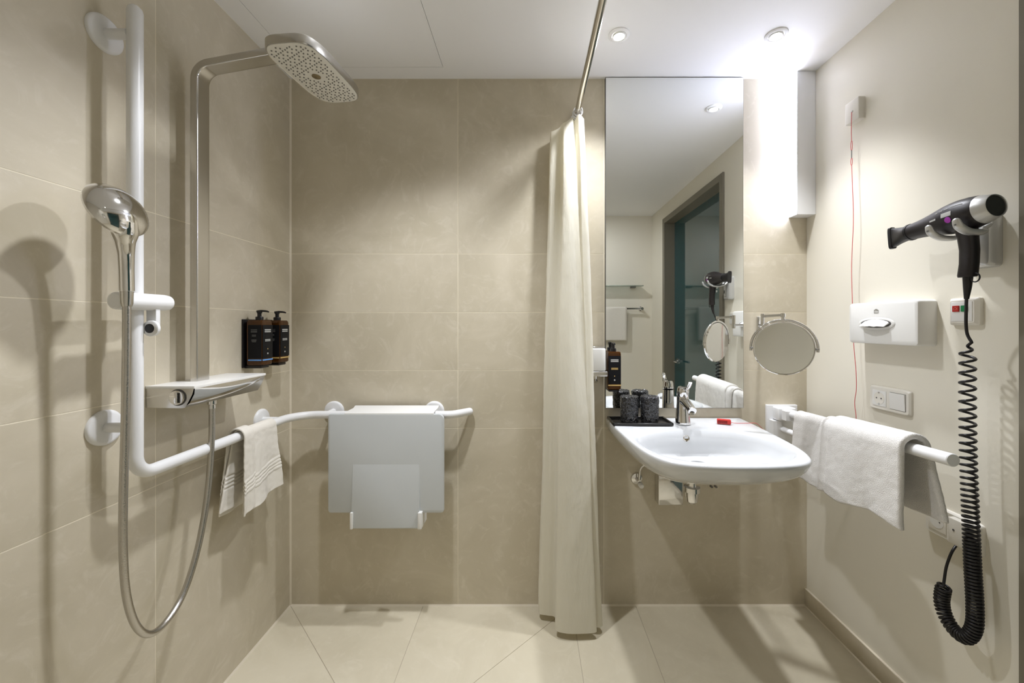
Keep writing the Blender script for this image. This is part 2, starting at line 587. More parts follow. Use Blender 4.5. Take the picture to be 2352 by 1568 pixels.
# silicone beads in the corners
def bead(name, a, b_, c):
    v, f = s_prism([a, b_, c[0]], c[1]); return structure(add(name, v, f, 'silicone'))
q = 0.006
bead('trim_1', W(XL, 0, 0), W(XL + q, 0, 0), (W(XL, q, 0), Vector((0, 0, ZC))))
bead('trim_2', W(XL, 0, 0), W(XL, q, 0), (W(XL, 0, q), Vector((XR - XL - 0.01, 0, 0))))
bead('trim_3', W(XL, 0, 0), W(XL + q, 0, 0), (W(XL, 0, q), Vector((0, -ZB + 0.01, 0))))
bead('trim_4', W(XR - 0.010, 0, 0), W(XR - 0.010 - q * 0.7, 0, 0), (W(XR - 0.010, 0, q * 0.7), Vector((0, -0.8, 0))))

# door
d1 = structure(box('door_1', XR + 0.085, XR + 0.119, DZ0 - 0.002, DZ1 + 0.002, 0.0, DH, 'door_teal'))
b = MB()
fw, fp = 0.045, 0.013
b.put(s_box(XR - fp, XR + 0.118, DZ0 - fw, DZ0 + 0.003, 0, DH + fw, 0.002, 1))
b.put(s_box(XR - fp, XR + 0.118, DZ1 - 0.003, DZ1 + fw, 0, DH + fw, 0.002, 1))
b.put(s_box(XR - fp, XR + 0.118, DZ0, DZ1, DH - 0.003, DH + fw, 0.002, 1))
b.build('door_frame', 'frame_grey', d1)
hb = MB()
hb.put(s_lathe([(0, 0.085), (0.026, 0.085), (0.026, 0.077), (0, 0.077)], W(XR, DZ1 - 0.09, 0.95), (1, 0, 0), 24))
hb.put(s_tube(fillet([W(XR + 0.08, DZ1 - 0.09, 0.95), W(XR + 0.035, DZ1 - 0.09, 0.95), W(XR + 0.035, DZ1 - 0.21, 0.95)], 0.015), 0.009))
hb.build('door_handle', 'chrome', d1)

# ------------------------------------------------------------------ lights the room has, plus one added fill downlight
def downlight(X, z, label, tilt=(0, 0), power=1.0, size=104, aim=None):
    t = thing('downlight', label, 'downlight', W(X, z, ZC - 0.012), 'recessed ceiling downlights')
    o = W(X, z, ZC)
    lathe('trim_ring', [(0.027, 0.0), (0.027, 0.004), (0.030, 0.007), (0.036, 0.0065), (0.0405, 0.003), (0.0405, 0.0)], o, (0, 0, -1), 'ceiling_paint', t, 48)
    d = Vector((tilt[0], tilt[1], -1)).normalized()
    lathe('lamp_ring', [(0.0205, 0.001), (0.0205, 0.009), (0.0235, 0.010), (0.0255, 0.008), (0.0255, 0.001)], o, d, 'white_plastic', t, 40)
    lathe('lamp', [(0.0, 0.0065), (0.014, 0.0065), (0.0205, 0.005), (0.0205, 0.001)], o, d, 'lamp_glow', t, 32)
    ld = bpy.data.lights.new('downlight_beam', 'SPOT')
    ld.energy = SPOT_POWER * power; ld.color = SPOT_COLOUR
    ld.spot_size = math.radians(size); ld.spot_blend = 1.0; ld.shadow_soft_size = 0.034
    lo = bpy.data.objects.new('downlight_beam', ld)
    COL.objects.link(lo); lo.parent = t
    lo.location = W(X, z, ZC - 0.035) - ORG[t]
    if aim: d = Vector((*aim, -1)).normalized()
    lo.rotation_euler = d.to_track_quat('-Z', 'Y').to_euler()
    return t
downlight(0.3475, 0.276, 'round white recessed downlight in the ceiling beside the curtain rod', (0.03, 0.0), power=0.92, size=134, aim=(-0.20, -0.24))
downlight(0.956, 0.276, 'round white recessed downlight in the ceiling above the washbasin near the wall light', (-0.06, -0.04), power=1.2, size=86, aim=(-0.05, -0.06))
downlight(-0.42, 0.655, 'round white recessed downlight in the ceiling over the shower', power=1.1, size=118)
downlight(0.30, 1.55, 'added fill downlight, out of view, brightening the wall with the towel bar', power=0.45, size=96, aim=(0.75, -0.85))  # added lamp, out of view; lifts the far wall reflected in the mirror

t = thing('wall_light', 'tall white wall light box with glowing side in the corner above the washbasin', 'wall light', W(1.222, 0.028, 1.766))
b = MB()
b.put(s_box(1.1835, XR, 0.0, 0.058, 1.766, ZC - 0.001, 0.0012, 1))
b.build('housing', 'white_rail', t)
box('diffuser', 1.1800, 1.1836, 0.003, 0.055, 1.772, ZC - 0.004, 'bar_glow', t)

# ------------------------------------------------------------------ wall mirror
t = thing('wall_mirror', 'tall frameless wall mirror above the washbasin reaching the ceiling', 'mirror', W(0.658, 0.0, 0.9026))
box('backing', 0.346, 0.970, 0.0, 0.0145, 0.9026, 2.397, 'mirror_edge', t)
box('glass', 0.3475, 0.9685, 0.0145, 0.0160, 0.9041, 2.3955, 'mirror', t)

# ------------------------------------------------------------------ white grab rail around the shower corner
RZ, RX, RR = 0.889, -1.013, 0.0165
BZ = 0.792
t = thing('grab_rail', 'white tubular grab rail with tall upright running round the shower corner', 'grab rail', W(XL, 0.4, RZ))
path = fillet([W(RX, BZ, 2.083), W(RX, BZ, RZ), W(RX, 0.09, RZ), W(-0.36, 0.09, RZ), W(-0.255, 0.022, RZ)], 0.055, 10)
path2 = fillet([W(RX, BZ, 2.083), W(RX, BZ, RZ), W(RX, 0.30, RZ)], 0.05, 10)[:-1] + fillet([W(RX, 0.30, RZ), W(RX, 0.088, RZ), W(-0.60, 0.088, RZ)], 0.12, 14)[1:-1] + fillet([W(-0.60, 0.088, RZ), W(-0.335, 0.088, RZ), W(-0.268, 0.022, RZ)], 0.06, 8)
tube('rail', path2, RR, 'white_rail', t, 24, round_end=True)
def rosette(c, n, parent, length):
    p = lathe('wall_rosette', [(0.0, 0.011), (0.036, 0.011), (0.042, 0.009), (0.045, 0.005), (0.045, 0.0), (0.0, 0.0)], c, n, 'white_rail', parent, 40)
    tube('rosette_arm', [Vector(c) + Vector(n) * 0.008, Vector(c) + Vector(n) * length], 0.0125, 'white_rail', p, 18)
rosette(W(XL, 0.797, 2.022), (1, 0, 0), t, 0.066)
rosette(W(XL, 0.797, 1.016), (1, 0, 0), t, 0.066)
rosette(W(XL, 0.200, 0.893), (1, 0, 0), t, 0.066)
rosette(W(-0.887, 0, 0.887), AN, t, 0.075)
rosette(W(-0.431, 0, 0.887), AN, t, 0.075)

# shower seat hung over the rail
t = thing('shower_stool', 'white plastic shower seat folded down and hung over the grab rail', 'shower stool', W(-0.605, 0.12, 0.45))
def pl_from_px(name, x0, y0, x1, y1, z, r, th, m, parent):
    a = P(x0, y0, z); b_ = P(x1, y1, z)
    c = (a + b_) / 2
    return plate(name, c, AX, AZ, abs(b_.x - a.x), abs(a.z - b_.z), r, th, m, parent, 0.004)
pl_from_px('back_panel', 753, 951, 1019, 1178, 0.136, [0.022, 0.010, 0.012, 0.012], 0.014, 'seat_plastic', t)
a = P(809, 1040, 0.1335); b_ = P(962, 1214, 0.150)
sv = Vector((0, a.y - b_.y, a.z - b_.z))
plate('seat_panel', Vector(((a.x + b_.x) / 2, (a.y + b_.y) / 2, (a.z + b_.z) / 2)), AX, sv, abs(b_.x - a.x), sv.length, 0.004, 0.014, 'seat_plastic', t, 0.003)
for xa, xb in ((803, 809), (959, 968)):
    a = P(xa, 1178, 0.156); b_ = P(xb, 1216, 0.156)
    v, f = s_plate((a + b_) / 2, AX, AZ, b_.x - a.x, a.z - b_.z, 0.0028, 0.085, 0.002)
    add('side_arm', v, f, 'white_plastic', t, 35)
# hook over the rail: profile swept along the rail
prof = [(0.136, 0.880), (0.134, 0.905), (0.126, 0.9095), (0.050, 0.9105), (0.034, 0.917), (0.026, 0.917), (0.026, 0.909), (0.060, 0.9065), (0.118, 0.9060), (0.1225, 0.900), (0.1225, 0.880)]
Xa, Xb = P(800, 950, 0.1).x, P(1000, 950, 0.1).x
v, f = s_prism([W(Xa, z, Z) for z, Z in prof], (Xb - Xa, 0, 0))
add('hanger', v, f, 'white_plastic', t, 30)

# ------------------------------------------------------------------ overhead shower column with thermostat shelf
t = thing('shower_column', 'chrome rain shower column with angled arm and large rectangular head on the tiled wall', 'shower', W(XL, 0.54, 1.05))
zc0, zc1 = 0.545, 0.594
mid = (zc0 + zc1) / 2
cpath = fillet([W(-1.030, mid, 1.100), W(-1.030, mid, 2.078), W(-0.668, mid, 2.145)], 0.050, 10)
def flat_bar(pts, w, th):
    """rectangular bar in the vertical plane z=mid"""
    rows = []
    N = len(pts)
    secs = []
    for i in range(N):
        tg = (pts[min(i + 1, N - 1)] - pts[max(i - 1, 0)]).normalized()
        nn = tg.cross(AN).normalized()
        secs.append((pts[i], AN, nn, w / 2, th / 2, 9.0))
    return s_loft(secs, 40)
v, f = flat_bar(cpath, zc1 - zc0, 0.024)
add('riser', v, f, 'chrome_soft', t, 30)
# head: rounded rectangle plate, nozzle face below
hc = W(-0.668, 0.565, 2.060)
ha = Matrix.Rotation(math.radians(-6), 3, 'Z') @ AN      # long axis towards the camera
hx = Matrix.Rotation(math.radians(-6), 3, 'Z') @ AX
up = AZ
def head_secs(specs):
    return [(hc + up * h, ha, hx, 0.150 * s1 - ins, 0.083 * s1 - ins, ex) for h, ins, s1, ex in specs]
hd = loft('shower_head', head_secs([(0.002, 0.003, 1, 4.0), (0.0, 0.0012, 1, 4.0), (0.004, 0.0, 1, 4.0), (0.024, 0.0, 1, 4.0), (0.028, 0.003, 1, 4.0), (0.031, 0.02, 1, 3.6), (0.033, 0.045, 1, 3)]), 'chrome_soft', t, 64, 30)
loft('spray_face', head_secs([(0.004, 0.004, 1, 4.0), (-0.0006, 0.0042, 1, 4.0), (-0.0016, 0.007, 1, 4.0)]), 'nozzle_face', hd, 64, 30)
lathe('head_joint', [(0.0, -0.012), (0.020, -0.012), (0.020, 0.012), (0.014, 0.025), (0.014, 0.055), (0.0, 0.055)], hc + up * 0.028, up, 'chrome_soft', t, 24)
nb = MB()
for i in range(-14, 15):
    for k in range(-7, 8):
        u, w = i * 0.0100, k * 0.0104
        u += 0.004 if k % 2 else 0
        if (abs(u) / 0.141) ** 4 + (abs(w) / 0.074) ** 4 > 0.93: continue
        if u * u + w * w < 0.026 ** 2: continue
        if (i + k) % 3 == 0 and abs(k) < 7: continue
        nb.put(s_lathe([(0.0023, 0.0), (0.0021, 0.0022), (0.0, 0.0024)], hc + ha * u + hx * w - up * 0.0014, -up, 8))
nz = nb.build('spray_nozzles', 'rubber_grey', hd)
nz['kind'] = 'stuff'
lathe('selector_disc', [(0.013, 0.0), (0.013, 0.002), (0.0115, 0.003), (0.0, 0.003)], hc - up * 0.001, -up, 'overflow_bronze', hd, 28)

# thermostat shelf
z0, z1 = 0.380, 0.6875
TZ = 1.105
pr = [(XL, TZ - 0.0615), (-0.985, TZ - 0.0630), (-0.976, TZ - 0.0610), (-0.966, TZ - 0.044), (-0.956, TZ - 0.024), (-0.951, TZ - 0.007), (XL, TZ - 0.007)]
v, f = s_prism([W(x, z1 - 0.002, Z) for x, Z in pr], (0, z1 - z0 - 0.004, 0))
bd = add('thermostat_body', v, f, 'chrome_soft', t, 25)
plate('glass_shelf', W((XL - 0.948) / 2, (z0 + z1) / 2, TZ), AX, AR, 0.140, z1 - z0, [0.002, 0.002, 0.002, 0.002], 0.0072, 'white_plastic', t, 0.001)
# raised front band that bows towards the room
rows = []
for k in range(17):
    s = k / 16
    zz = z1 - 0.004 - s * (z1 - z0 - 0.03)
    bow = 0.004 + 0.010 * math.sin(PI * min(1, s * 1.0))
    low = TZ - 0.058 + 0.030 * s ** 2.2
    rows.append([W(-0.952 + 0.002, zz, TZ - 0.0075), W(-0.953 + bow * 0.35, zz, TZ * 0.6 + low * 0.4), W(-0.966 + bow * 0.25 + 0.010 * s, zz, TZ * 0.15 + low * 0.85), W(-0.976 + 0.014 * s, zz, low)])
v, f = s_grid(rows)
add('front_band', v, f, 'chrome', bd, 60)
kc = PX(409, 912.5, -1.0); kc = W(-0.9965, z1 - 0.002, 1.0725)
lathe('knob_gap', [(0.0, 0.0012), (0.0235, 0.0012), (0.0235, 0.0)], kc, AN, 'gap', bd, 36)
kn = lathe('temperature_knob', [(0.0, 0.007), (0.0185, 0.007), (0.0205, 0.006), (0.0215, 0.0), (0.0, 0.0)], kc, AN, 'chrome', bd, 36)
box('knob_grip', kc.x - 0.002, kc.x + 0.007, -kc.y + 0.006, -kc.y + 0.012, kc.z - 0.0165, kc.z + 0.0165, 'chrome', kn, 0.002)
box('grip_shadow_gap', kc.x + 0.007, kc.x + 0.0115, -kc.y + 0.0065, -kc.y + 0.0075, kc.z - 0.014, kc.z + 0.014, 'black_plastic', kn)
lathe('hose_outlet', [(0.0, 0.0), (0.0125, 0.0), (0.0125, 0.016), (0.0095, 0.018), (0.0095, 0.030), (0.0, 0.030)], W(-1.002, 0.557, TZ - 0.060), (0, 0, -1), 'chrome', bd, 24)

# ------------------------------------------------------------------ hand shower, its slider and hose
t = thing('hand_shower', 'chrome hand shower with round domed head held on the upright of the white rail', 'hand shower', PX(292, 668, -0.962))
HCN = P(271, 482, 0.888)
bn = Vector((0.91, -0.08, 0.41)).normalized()
hb_ = PX(291, 668, -0.960)
dpl = (-AZ + bn * bn.z).normalized()
lathe('head', [(0.0, 0.030), (0.012, 0.0295), (0.026, 0.027), (0.040, 0.0215), (0.054, 0.0135), (0.063, 0.004), (0.0655, -0.002), (0.064, -0.008), (0.060, -0.010), (0.0, -0.010)], HCN, bn, 'chrome', t, 56, 25)
lathe('spray_disc', [(0.0, 0.0125), (0.050, 0.0125), (0.055, 0.0105), (0.055, 0.008)], HCN, -bn, 'nozzle_face', t, 40)
hp = catmull([hb_, PX(290, 622, -0.959), PX(289, 585, -0.956), PX(287, 557, -0.951), PX(286, 535, -0.947), PX(284, 512, -0.947)], 8)
tube('handle', hp, [0.0140, 0.0140, 0.0150, 0.0185, 0.0255, 0.0270], 'chrome', t, 28, flat=(1.0, 1.0))
lathe('nut', [(0.0, 0.0), (0.0128, 0.0), (0.0118, 0.028), (0.0095, 0.036), (0.0, 0.036)], hb_ - AZ * 0.001, (0, 0, -1), 'chrome_soft', t, 24)

t = thing('shower_slider', 'white sliding hand shower holder clamped on the rail upright with black release button', 'shower holder', PX(340, 692, -0.988))
sl0, sl1 = W(-0.987, 0.868, 1.3365), W(-0.990, 0.716, 1.3385)
ax = (sl1 - sl0).normalized()
L_ = (sl1 - sl0).length
lathe('clamp', [(0.0, 0.0), (0.016, 0.0), (0.0205, 0.003), (0.0215, 0.010), (0.0215, L_ - 0.022), (0.0195, L_ - 0.010), (0.012, L_ - 0.002), (0.0, L_)], sl0, ax, 'white_rail', t, 36, 30)
lv = W(-0.989, 0.774, 1.317)
plate('lever', lv + Vector((0, 0, -0.022)), AX, AZ, 0.026, 0.052, 0.004, 0.012, 'white_rail', t, 0.002)
btn = lathe('button_ring', [(0.0, 0.009), (0.018, 0.009), (0.0205, 0.007), (0.0205, 0.0), (0.0, 0.0)], PX(346, 754, -0.985) + AN * -0.006, AN, 'white_rail', t, 36)
lathe('release_button', [(0.0, 0.0098), (0.0120, 0.0098), (0.0120, 0.008)], PX(346, 754, -0.985) + AN * -0.006, AN, 'black_plastic', t, 28)

hs = [W(-1.002, 0.557, 1.020), W(-1.002, 0.557, 0.98), PX(486, 1010, -1.000), PX(481, 1090, -0.998), PX(470, 1180, -0.995), PX(449, 1280, -0.99), PX(418, 1370, -0.985), PX(378, 1432, -0.98),
      PX(342, 1456, -0.975), PX(312, 1435, -0.972), PX(291, 1370, -0.97), PX(283, 1270, -0.968), PX(283, 1150, -0.966), PX(287, 1000, -0.964), PX(290, 860, -0.962), PX(291, 760, -0.961), hb_ - AZ * 0.032]
tag(tube('shower_hose', catmull(hs, 10), 0.0083, 'hose_metal', None, 16), 'long brushed metal shower hose hanging in a loop from thermostat to hand shower', 'shower hose')

# ------------------------------------------------------------------ pump bottles
def bottle(c, front, side, hw, hh, label, group, band, kind):
    """c: centre of the base; front: unit vector of the label side; side: unit vector across it"""
    front = Vector(front); side = Vector(side)
    t = thing('pump_bottle', label, 'soap bottle', c, group)
    def sec(h, s, e): return (Vector(c) + AZ * h, side, front, hw * s, hw * s, e)
    bd = loft('bottle', [sec(0.0, 0.92, 7), sec(0.004, 1.0, 8), (sec(hh - 0.012, 1.0, 8)), sec(hh - 0.004, 0.97, 7), sec(hh, 0.88, 6)], 'amber', t, 48, 30)
    fc = Vector(c) + front * (hw + 0.0006) + AZ * (hh * 0.52)
    sgn = side.cross(AZ).dot(front)
    s2 = side if sgn > 0 else -side
    lb = plate('label', fc, s2, AZ, hw * 1.86, hh * 0.74, 0.001, 0.0006, 'label_black', bd, 0.0002)
    def strip(u, v_, w, h, m):
        plate('print', fc + front * 0.0004 + s2 * u + AZ * v_, s2, AZ, w, h, h * 0.2, 0.0004, m, lb, 0.0001)
    H = hh * 0.74
    strip(0, H * 0.355, hw * 1.15, 0.0045, 'label_print')
    strip(0, H * 0.300, hw * 1.15, 0.0045, 'label_print')
    strip(0, H * 0.06, hw * 1.0, 0.003, band if kind else 'label_print')
    strip(0, H * 0.02, hw * 1.0, 0.003, band if kind else 'label_print')
    strip(0, -H * 0.36, 0.006, 0.006, 'label_print')
    strip(0, -H * 0.22, 0.004, 0.004, 'label_gold')
    plate('colour_band', fc + front * 0.0003 - AZ * (hh * 0.405), s2, AZ, hw * 1.9, 0.005, 0.0005, 0.0006, band, bd, 0.0002)
    if not kind:                                     # these labels reach round to the side facing the room
        sc_ = Vector(c) + AN * (hw + 0.0006) + AZ * (hh * 0.52) + AX * hw * 0.12
        sl_ = plate('side_label', sc_, AX, AZ, hw * 1.62, H, 0.001, 0.0006, 'label_black', bd, 0.0002)
        for v_, w_ in ((0.36, 0.75), (0.32, 0.75), (0.29, 0.75), (0.20, 0.5), (0.17, 0.5), (0.06, 0.6), (0.03, 0.6), (0.0, 0.5)):
            plate('print', sc_ + AN * 0.0004 - AX * hw * 0.1 + AZ * (H * v_), AX, AZ, hw * w_, 0.0022, 0.0004, 0.0004, 'label_dim', sl_, 0.0001)
        plate('colour_band', sc_ + AN * 0.0003 - AZ * (hh * 0.405), AX, AZ, hw * 1.62, 0.005, 0.0005, 0.0006, band, bd, 0.0002)
    top = Vector(c) + AZ * hh
    pm = lathe('pump', [(0.0, 0.0), (0.013, 0.0), (0.0135, 0.010), (0.0125, 0.013), (0.007, 0.014), (0.007, 0.026), (0.009, 0.027), (0.009, 0.036), (0.0, 0.0375)], top, AZ, 'black_plastic', t, 28, 30)
    tube('pump_spout', catmull([top + AZ * 0.0335 - front * 0.010, top + AZ * 0.0355 + front * 0.006, top + AZ * 0.0345 + front * 0.026, top + AZ * 0.0315 + front * 0.036], 6), [0.004, 0.0042, 0.0036, 0.0026], 'black_plastic', pm, 12)
    return t

bottle(W(-1.042, 0.276, 1.125), AX, AR, 0.0315, 0.172, 'brown pump bottle with black label and blue band on the shower wall', 'pump bottles on the wall', 'label_blue', 0)
bottle(W(-1.042, 0.168, 1.125), AX, AR, 0.0315, 0.172, 'brown pump bottle with black label and pale band nearest the shower corner', 'pump bottles on the wall', 'label_gold', 0)
t = thing('bottle_holder', 'dark wall holder carrying the two brown pump bottles in the shower', 'holder', W(XL, 0.22, 1.11))
box('back_plate', XL, XL + 0.006, 0.135, 0.309, 1.115, 1.300, 'black_plastic', t, 0.001)
for zz in (0.276, 0.168):
    box('tray', XL + 0.004, -1.020, zz - 0.024, zz + 0.024, 1.113, 1.1245, 'black_plastic', t, 0.003)

bc = P(1412, 897, 0.062)
bottle(W(0.3735, 0.0495, 0.996), AN, AX, 0.0295, 0.166, 'amber pump bottle with black label standing against the left edge of the mirror', 'pump bottles on the wall', 'label_gold', 1)
t = thing('bottle_holder', 'small dark bracket under the amber bottle at the mirror edge', 'holder', W(0.3735, 0.03, 0.985))
box('tray', 0.350, 0.397, 0.0162, 0.066, 0.985, 0.9955, 'black_plastic', t, 0.003)
box('back_plate', 0.352, 0.395, 0.0162, 0.0195, 0.9955, 1.15, 'black_plastic', t, 0.001)

t = thing('soap_dispenser', 'white glass soap dispenser in a chrome wall bracket behind the curtain', 'soap dispenser', W(0.29, 0.05, 1.05))
box('container', 0.264, 0.333, 0.014, 0.090, 1.078, 1.177, 'white_plastic', t, 0.006)
box('bracket', 0.260, 0.340, 0.0, 0.098, 1.0555, 1.077, 'chrome_soft', t, 0.003)
box('lid', 0.268, 0.329, 0.018, 0.086, 1.177, 1.184, 'chrome', t, 0.002)
tube('dosing_spout', fillet([W(0.29, 0.075, 1.060), W(0.29, 0.075, 1.040), W(0.29, 0.085, 1.030)], 0.008, 5), 0.008, 'chrome', t, 14)

# ------------------------------------------------------------------ shower curtain
CR = (0.2125, 2.2135)
tag(tube('curtain_rod', [W(CR[0], 0.012, CR[1]), W(CR[0], ZB - 0.001, CR[1])], 0.0125, 'steel', None, 28), 'straight stainless steel shower curtain rod running across below the ceiling', 'curtain rod')
t = thing('curtain_rod_flange', 'small round chrome flange holding the curtain rod on the back wall', 'flange', W(CR[0], 0, CR[1] - 0.025))
lathe('flange', [(0.0, 0.014), (0.016, 0.014), (0.0165, 0.006), (0.024, 0.005), (0.025, 0.0), (0.0, 0.0)], W(CR[0], 0, CR[1]), AN, 'steel', t, 28)
t = thing('shower_curtain', 'cream fabric shower curtain drawn together and hanging from the rod by the wall', 'curtain', W(0.17, 0.12, 0.03))
bot = [(0.235, 0.035), (0.150, 0.030), (0.070, 0.036), (0.044, 0.062), (0.046, 0.094), (0.080, 0.104), (0.108, 0.112), (0.112, 0.150), (0.110, 0.188), (0.150, 0.204), (0.200, 0.206), (0.262, 0.201), (0.276, 0.186), (0.262, 0.168), (0.290, 0.172), (0.303, 0.158), (0.290, 0.125), (0.240, 0.105), (0.200, 0.120), (0.170, 0.090), (0.240, 0.070)]
top = [(0.235, 0.022), (0.180, 0.020), (0.120, 0.026), (0.098, 0.044), (0.100, 0.058), (0.126, 0.066), (0.142, 0.064), (0.150, 0.074), (0.152, 0.090), (0.172, 0.092), (0.190, 0.082), (0.196, 0.064), (0.204, 0.078), (0.214, 0.092), (0.226, 0.090), (0.236, 0.080), (0.240, 0.066), (0.224, 0.056), (0.206, 0.060), (0.196, 0.044), (0.220, 0.034)]
bc_ = catmull([Vector((x, z, 0)) for x, z in bot], 9)
tc_ = catmull([Vector((x, z, 0)) for x, z in top], 9)
NV = 90
rows = []
for j in range(NV + 1):
    s = j / NV
    e = s ** 0.85
    row = []
    for k in range(len(bc_)):
        u = k / (len(bc_) - 1)
        p = tc_[k] * (1 - e) + bc_[k] * e
        Zt = 2.190 - 0.055 * max(0, (0.21 - tc_[k].x) / 0.11) ** 1.1
        Zb = 0.030
        Z = Zt + (Zb - Zt) * s
        # pull the very top in to the hooks
        if s < 0.03:
            g = 1 - s / 0.03
            hook = 0.5 + 0.5 * math.cos(u * 2 * PI * 6)
            Z -= g * 0.010 * (1 - hook)
        wob = 0.006 * math.sin(PI * s) * noise.noise(Vector((u * 14, s * 3.0, 2.2))) + 0.0035 * noise.noise(Vector((u * 22, s * 9.0, 7.7)))
        wob += 0.0016 * noise.noise(Vector((u * 60, s * 55, 3.1))) * min(1, s * 6)
        wob2 = 0.006 * math.sin(PI * s) * noise.noise(Vector((u * 12, s * 2.6, 9.2)))
        row.append(W(p.x + wob, max(0.008, p.y + wob2), Z))
    rows.append(row)
v, f = s_grid(rows)
cu = add('fabric', v, f, 'curtain', t, 180)
for zz, off in ((0.028, 0.0), (0.046, 0.001), (0.064, -0.001), (0.082, 0.0015)):
    pts = [W(CR[0] + off + 0.019 * math.cos(2 * PI * k / 28), zz + 0.002 * math.sin(4 * PI * k / 28), CR[1] - 0.006 + 0.021 * math.sin(2 * PI * k / 28)) for k in range(29)]
    v, f = s_tube(pts, 0.0026, 8, False)
    add('curtain_ring', v, f, 'white_rail', t, 60)

# ------------------------------------------------------------------ washbasin
SXc, RIM = 0.657, 0.8555
def outer(n=96):
    half = [(0.0, 0.306), (0.08, 0.3035), (0.20, 0.298), (0.336, 0.2885), (0.42, 0.279), (0.48, 0.268), (0.53, 0.251), (0.565, 0.232), (0.592, 0.203), (0.609, 0.165), (0.619, 0.115), (0.625, 0.06), (0.627, 0.0)]
    pts = catmull([Vector((hw, z, 0)) for z, hw in half], 8)
    right = [(p.x, p.y) for p in pts]
    left = [(-x, z) for x, z in reversed(right[:-1])]
    loop = right + left                     # right wall corner -> front -> left wall corner
    back = 14
    loop += [(-0.306 + 0.612 * k / back, 0.0) for k in range(1, back)]
    # resample by length
    L = [0.0]
    for i in range(len(loop)):
        a, b_ = loop[i], loop[(i + 1) % len(loop)]
        L.append(L[-1] + math.hypot(a[0] - b_[0], a[1] - b_[1]))
    out = []
    for k in range(n):
        s = L[-1] * k / n
        i = max(j for j in range(len(loop)) if L[j] <= s + 1e-12)
        f_ = (s - L[i]) / max(1e-9, L[i + 1] - L[i])
        a, b_ = loop[i], loop[(i + 1) % len(loop)]
        out.append((a[0] + (b_[0] - a[0]) * f_, a[1] + (b_[1] - a[1]) * f_))
    return out
O = outer(128)
BCZ, BA, BB = 0.395, 0.258, 0.196
def bowl(sx, sz, dz=0.0):
    res = []
    for x, z in O:
        a = math.atan2((z - BCZ) / BB, x / BA)
        ct, st = math.cos(a), math.sin(a)
        ex = 2 / 2.7
        wx = 1.0 - 0.10 * max(0.0, st)       # a little narrower in front
        res.append((BA * sx * wx * math.copysign(abs(ct) ** ex, ct), BCZ + dz + BB * sz * math.copysign(abs(st) ** ex, st)))
    return res
def osc(s, dz=0.0, sz=None): return [(x * s, z * (sz if sz is not None else s) + dz) for x, z in O]
rings = [(osc(0.04, 0.10, 0.04), 0.712), (osc(0.44, 0.0, 0.62), 0.715), (osc(0.66, 0, 0.74), 0.735), (osc(0.815, 0, 0.83), 0.757), (osc(0.91, 0, 0.90), 0.779), (osc(0.957, 0, 0.945), 0.798), (osc(0.983, 0, 0.975), 0.817),
         (osc(0.996, 0, 0.991), 0.833), (osc(1.0, 0, 1.0), 0.844), (osc(0.999, 0, 0.999), 0.850), (osc(0.992, 0, 0.993), 0.8540), (osc(0.980, 0, 0.984), RIM)]
Bt = bowl(1.0, 1.0)
Bo = osc(0.955, 0, 0.966)
rings += [([(Bo[i][0] * .45 + Bt[i][0] * .55, Bo[i][1] * .45 + Bt[i][1] * .55) for i in range(len(O))], RIM - 0.0015), (Bt, RIM - 0.004)]
rings += [(bowl(0.972, 0.972), RIM - 0.012), (bowl(0.945, 0.93, -0.002), RIM - 0.032), (bowl(0.895, 0.86, -0.016), RIM - 0.062), (bowl(0.79, 0.735, -0.044), RIM - 0.090), (bowl(0.60, 0.54, -0.078), RIM - 0.106),
          (bowl(0.40, 0.34, -0.102), RIM - 0.112), (bowl(0.20, 0.18, -0.118), RIM - 0.1145), (bowl(0.05, 0.05, -0.125), RIM - 0.116)]
vs, fs = [], []
n = len(O)
for pts, Z in rings:
    vs += [W(SXc + x, max(0.0005, z), Z) for x, z in pts]
for i in range(len(rings) - 1):
    for k in range(n):
        k2 = (k + 1) % n
        fs.append((i * n + k, i * n + k2, (i + 1) * n + k2, (i + 1) * n + k))
fs.append(tuple(range(n - 1, -1, -1))); fs.append(tuple((len(rings) - 1) * n + k for k in range(n)))
t = thing('washbasin', 'white ceramic wall-hung washbasin with rounded front', 'washbasin', W(SXc, 0.3, 0.69))
add('basin', vs, fs, 'ceramic', t, 50)
DR = W(SXc, 0.272, RIM - 0.1150)
dn = lathe('drain', [(0.0, 0.007), (0.018, 0.006), (0.024, 0.004), (0.030, 0.003), (0.031, 0.0), (0.0, 0.0)], DR, AZ, 'chrome', t, 36)
# overflow ring on the back slope of the bowl
oc = W(0.634, 0.2115, RIM - 0.034)
od = Vector((0, -0.93, 0.36)).normalized()
ov = lathe('overflow_ring', [(0.0085, -0.012), (0.0085, 0.002), (0.0108, 0.0028), (0.0128, 0.001), (0.0128, -0.012)], oc, od, 'steel', t, 28)
lathe('overflow_hole', [(0.0, -0.001), (0.0086, -0.001), (0.0086, -0.008)], oc, od, 'overflow_bronze', ov, 20)

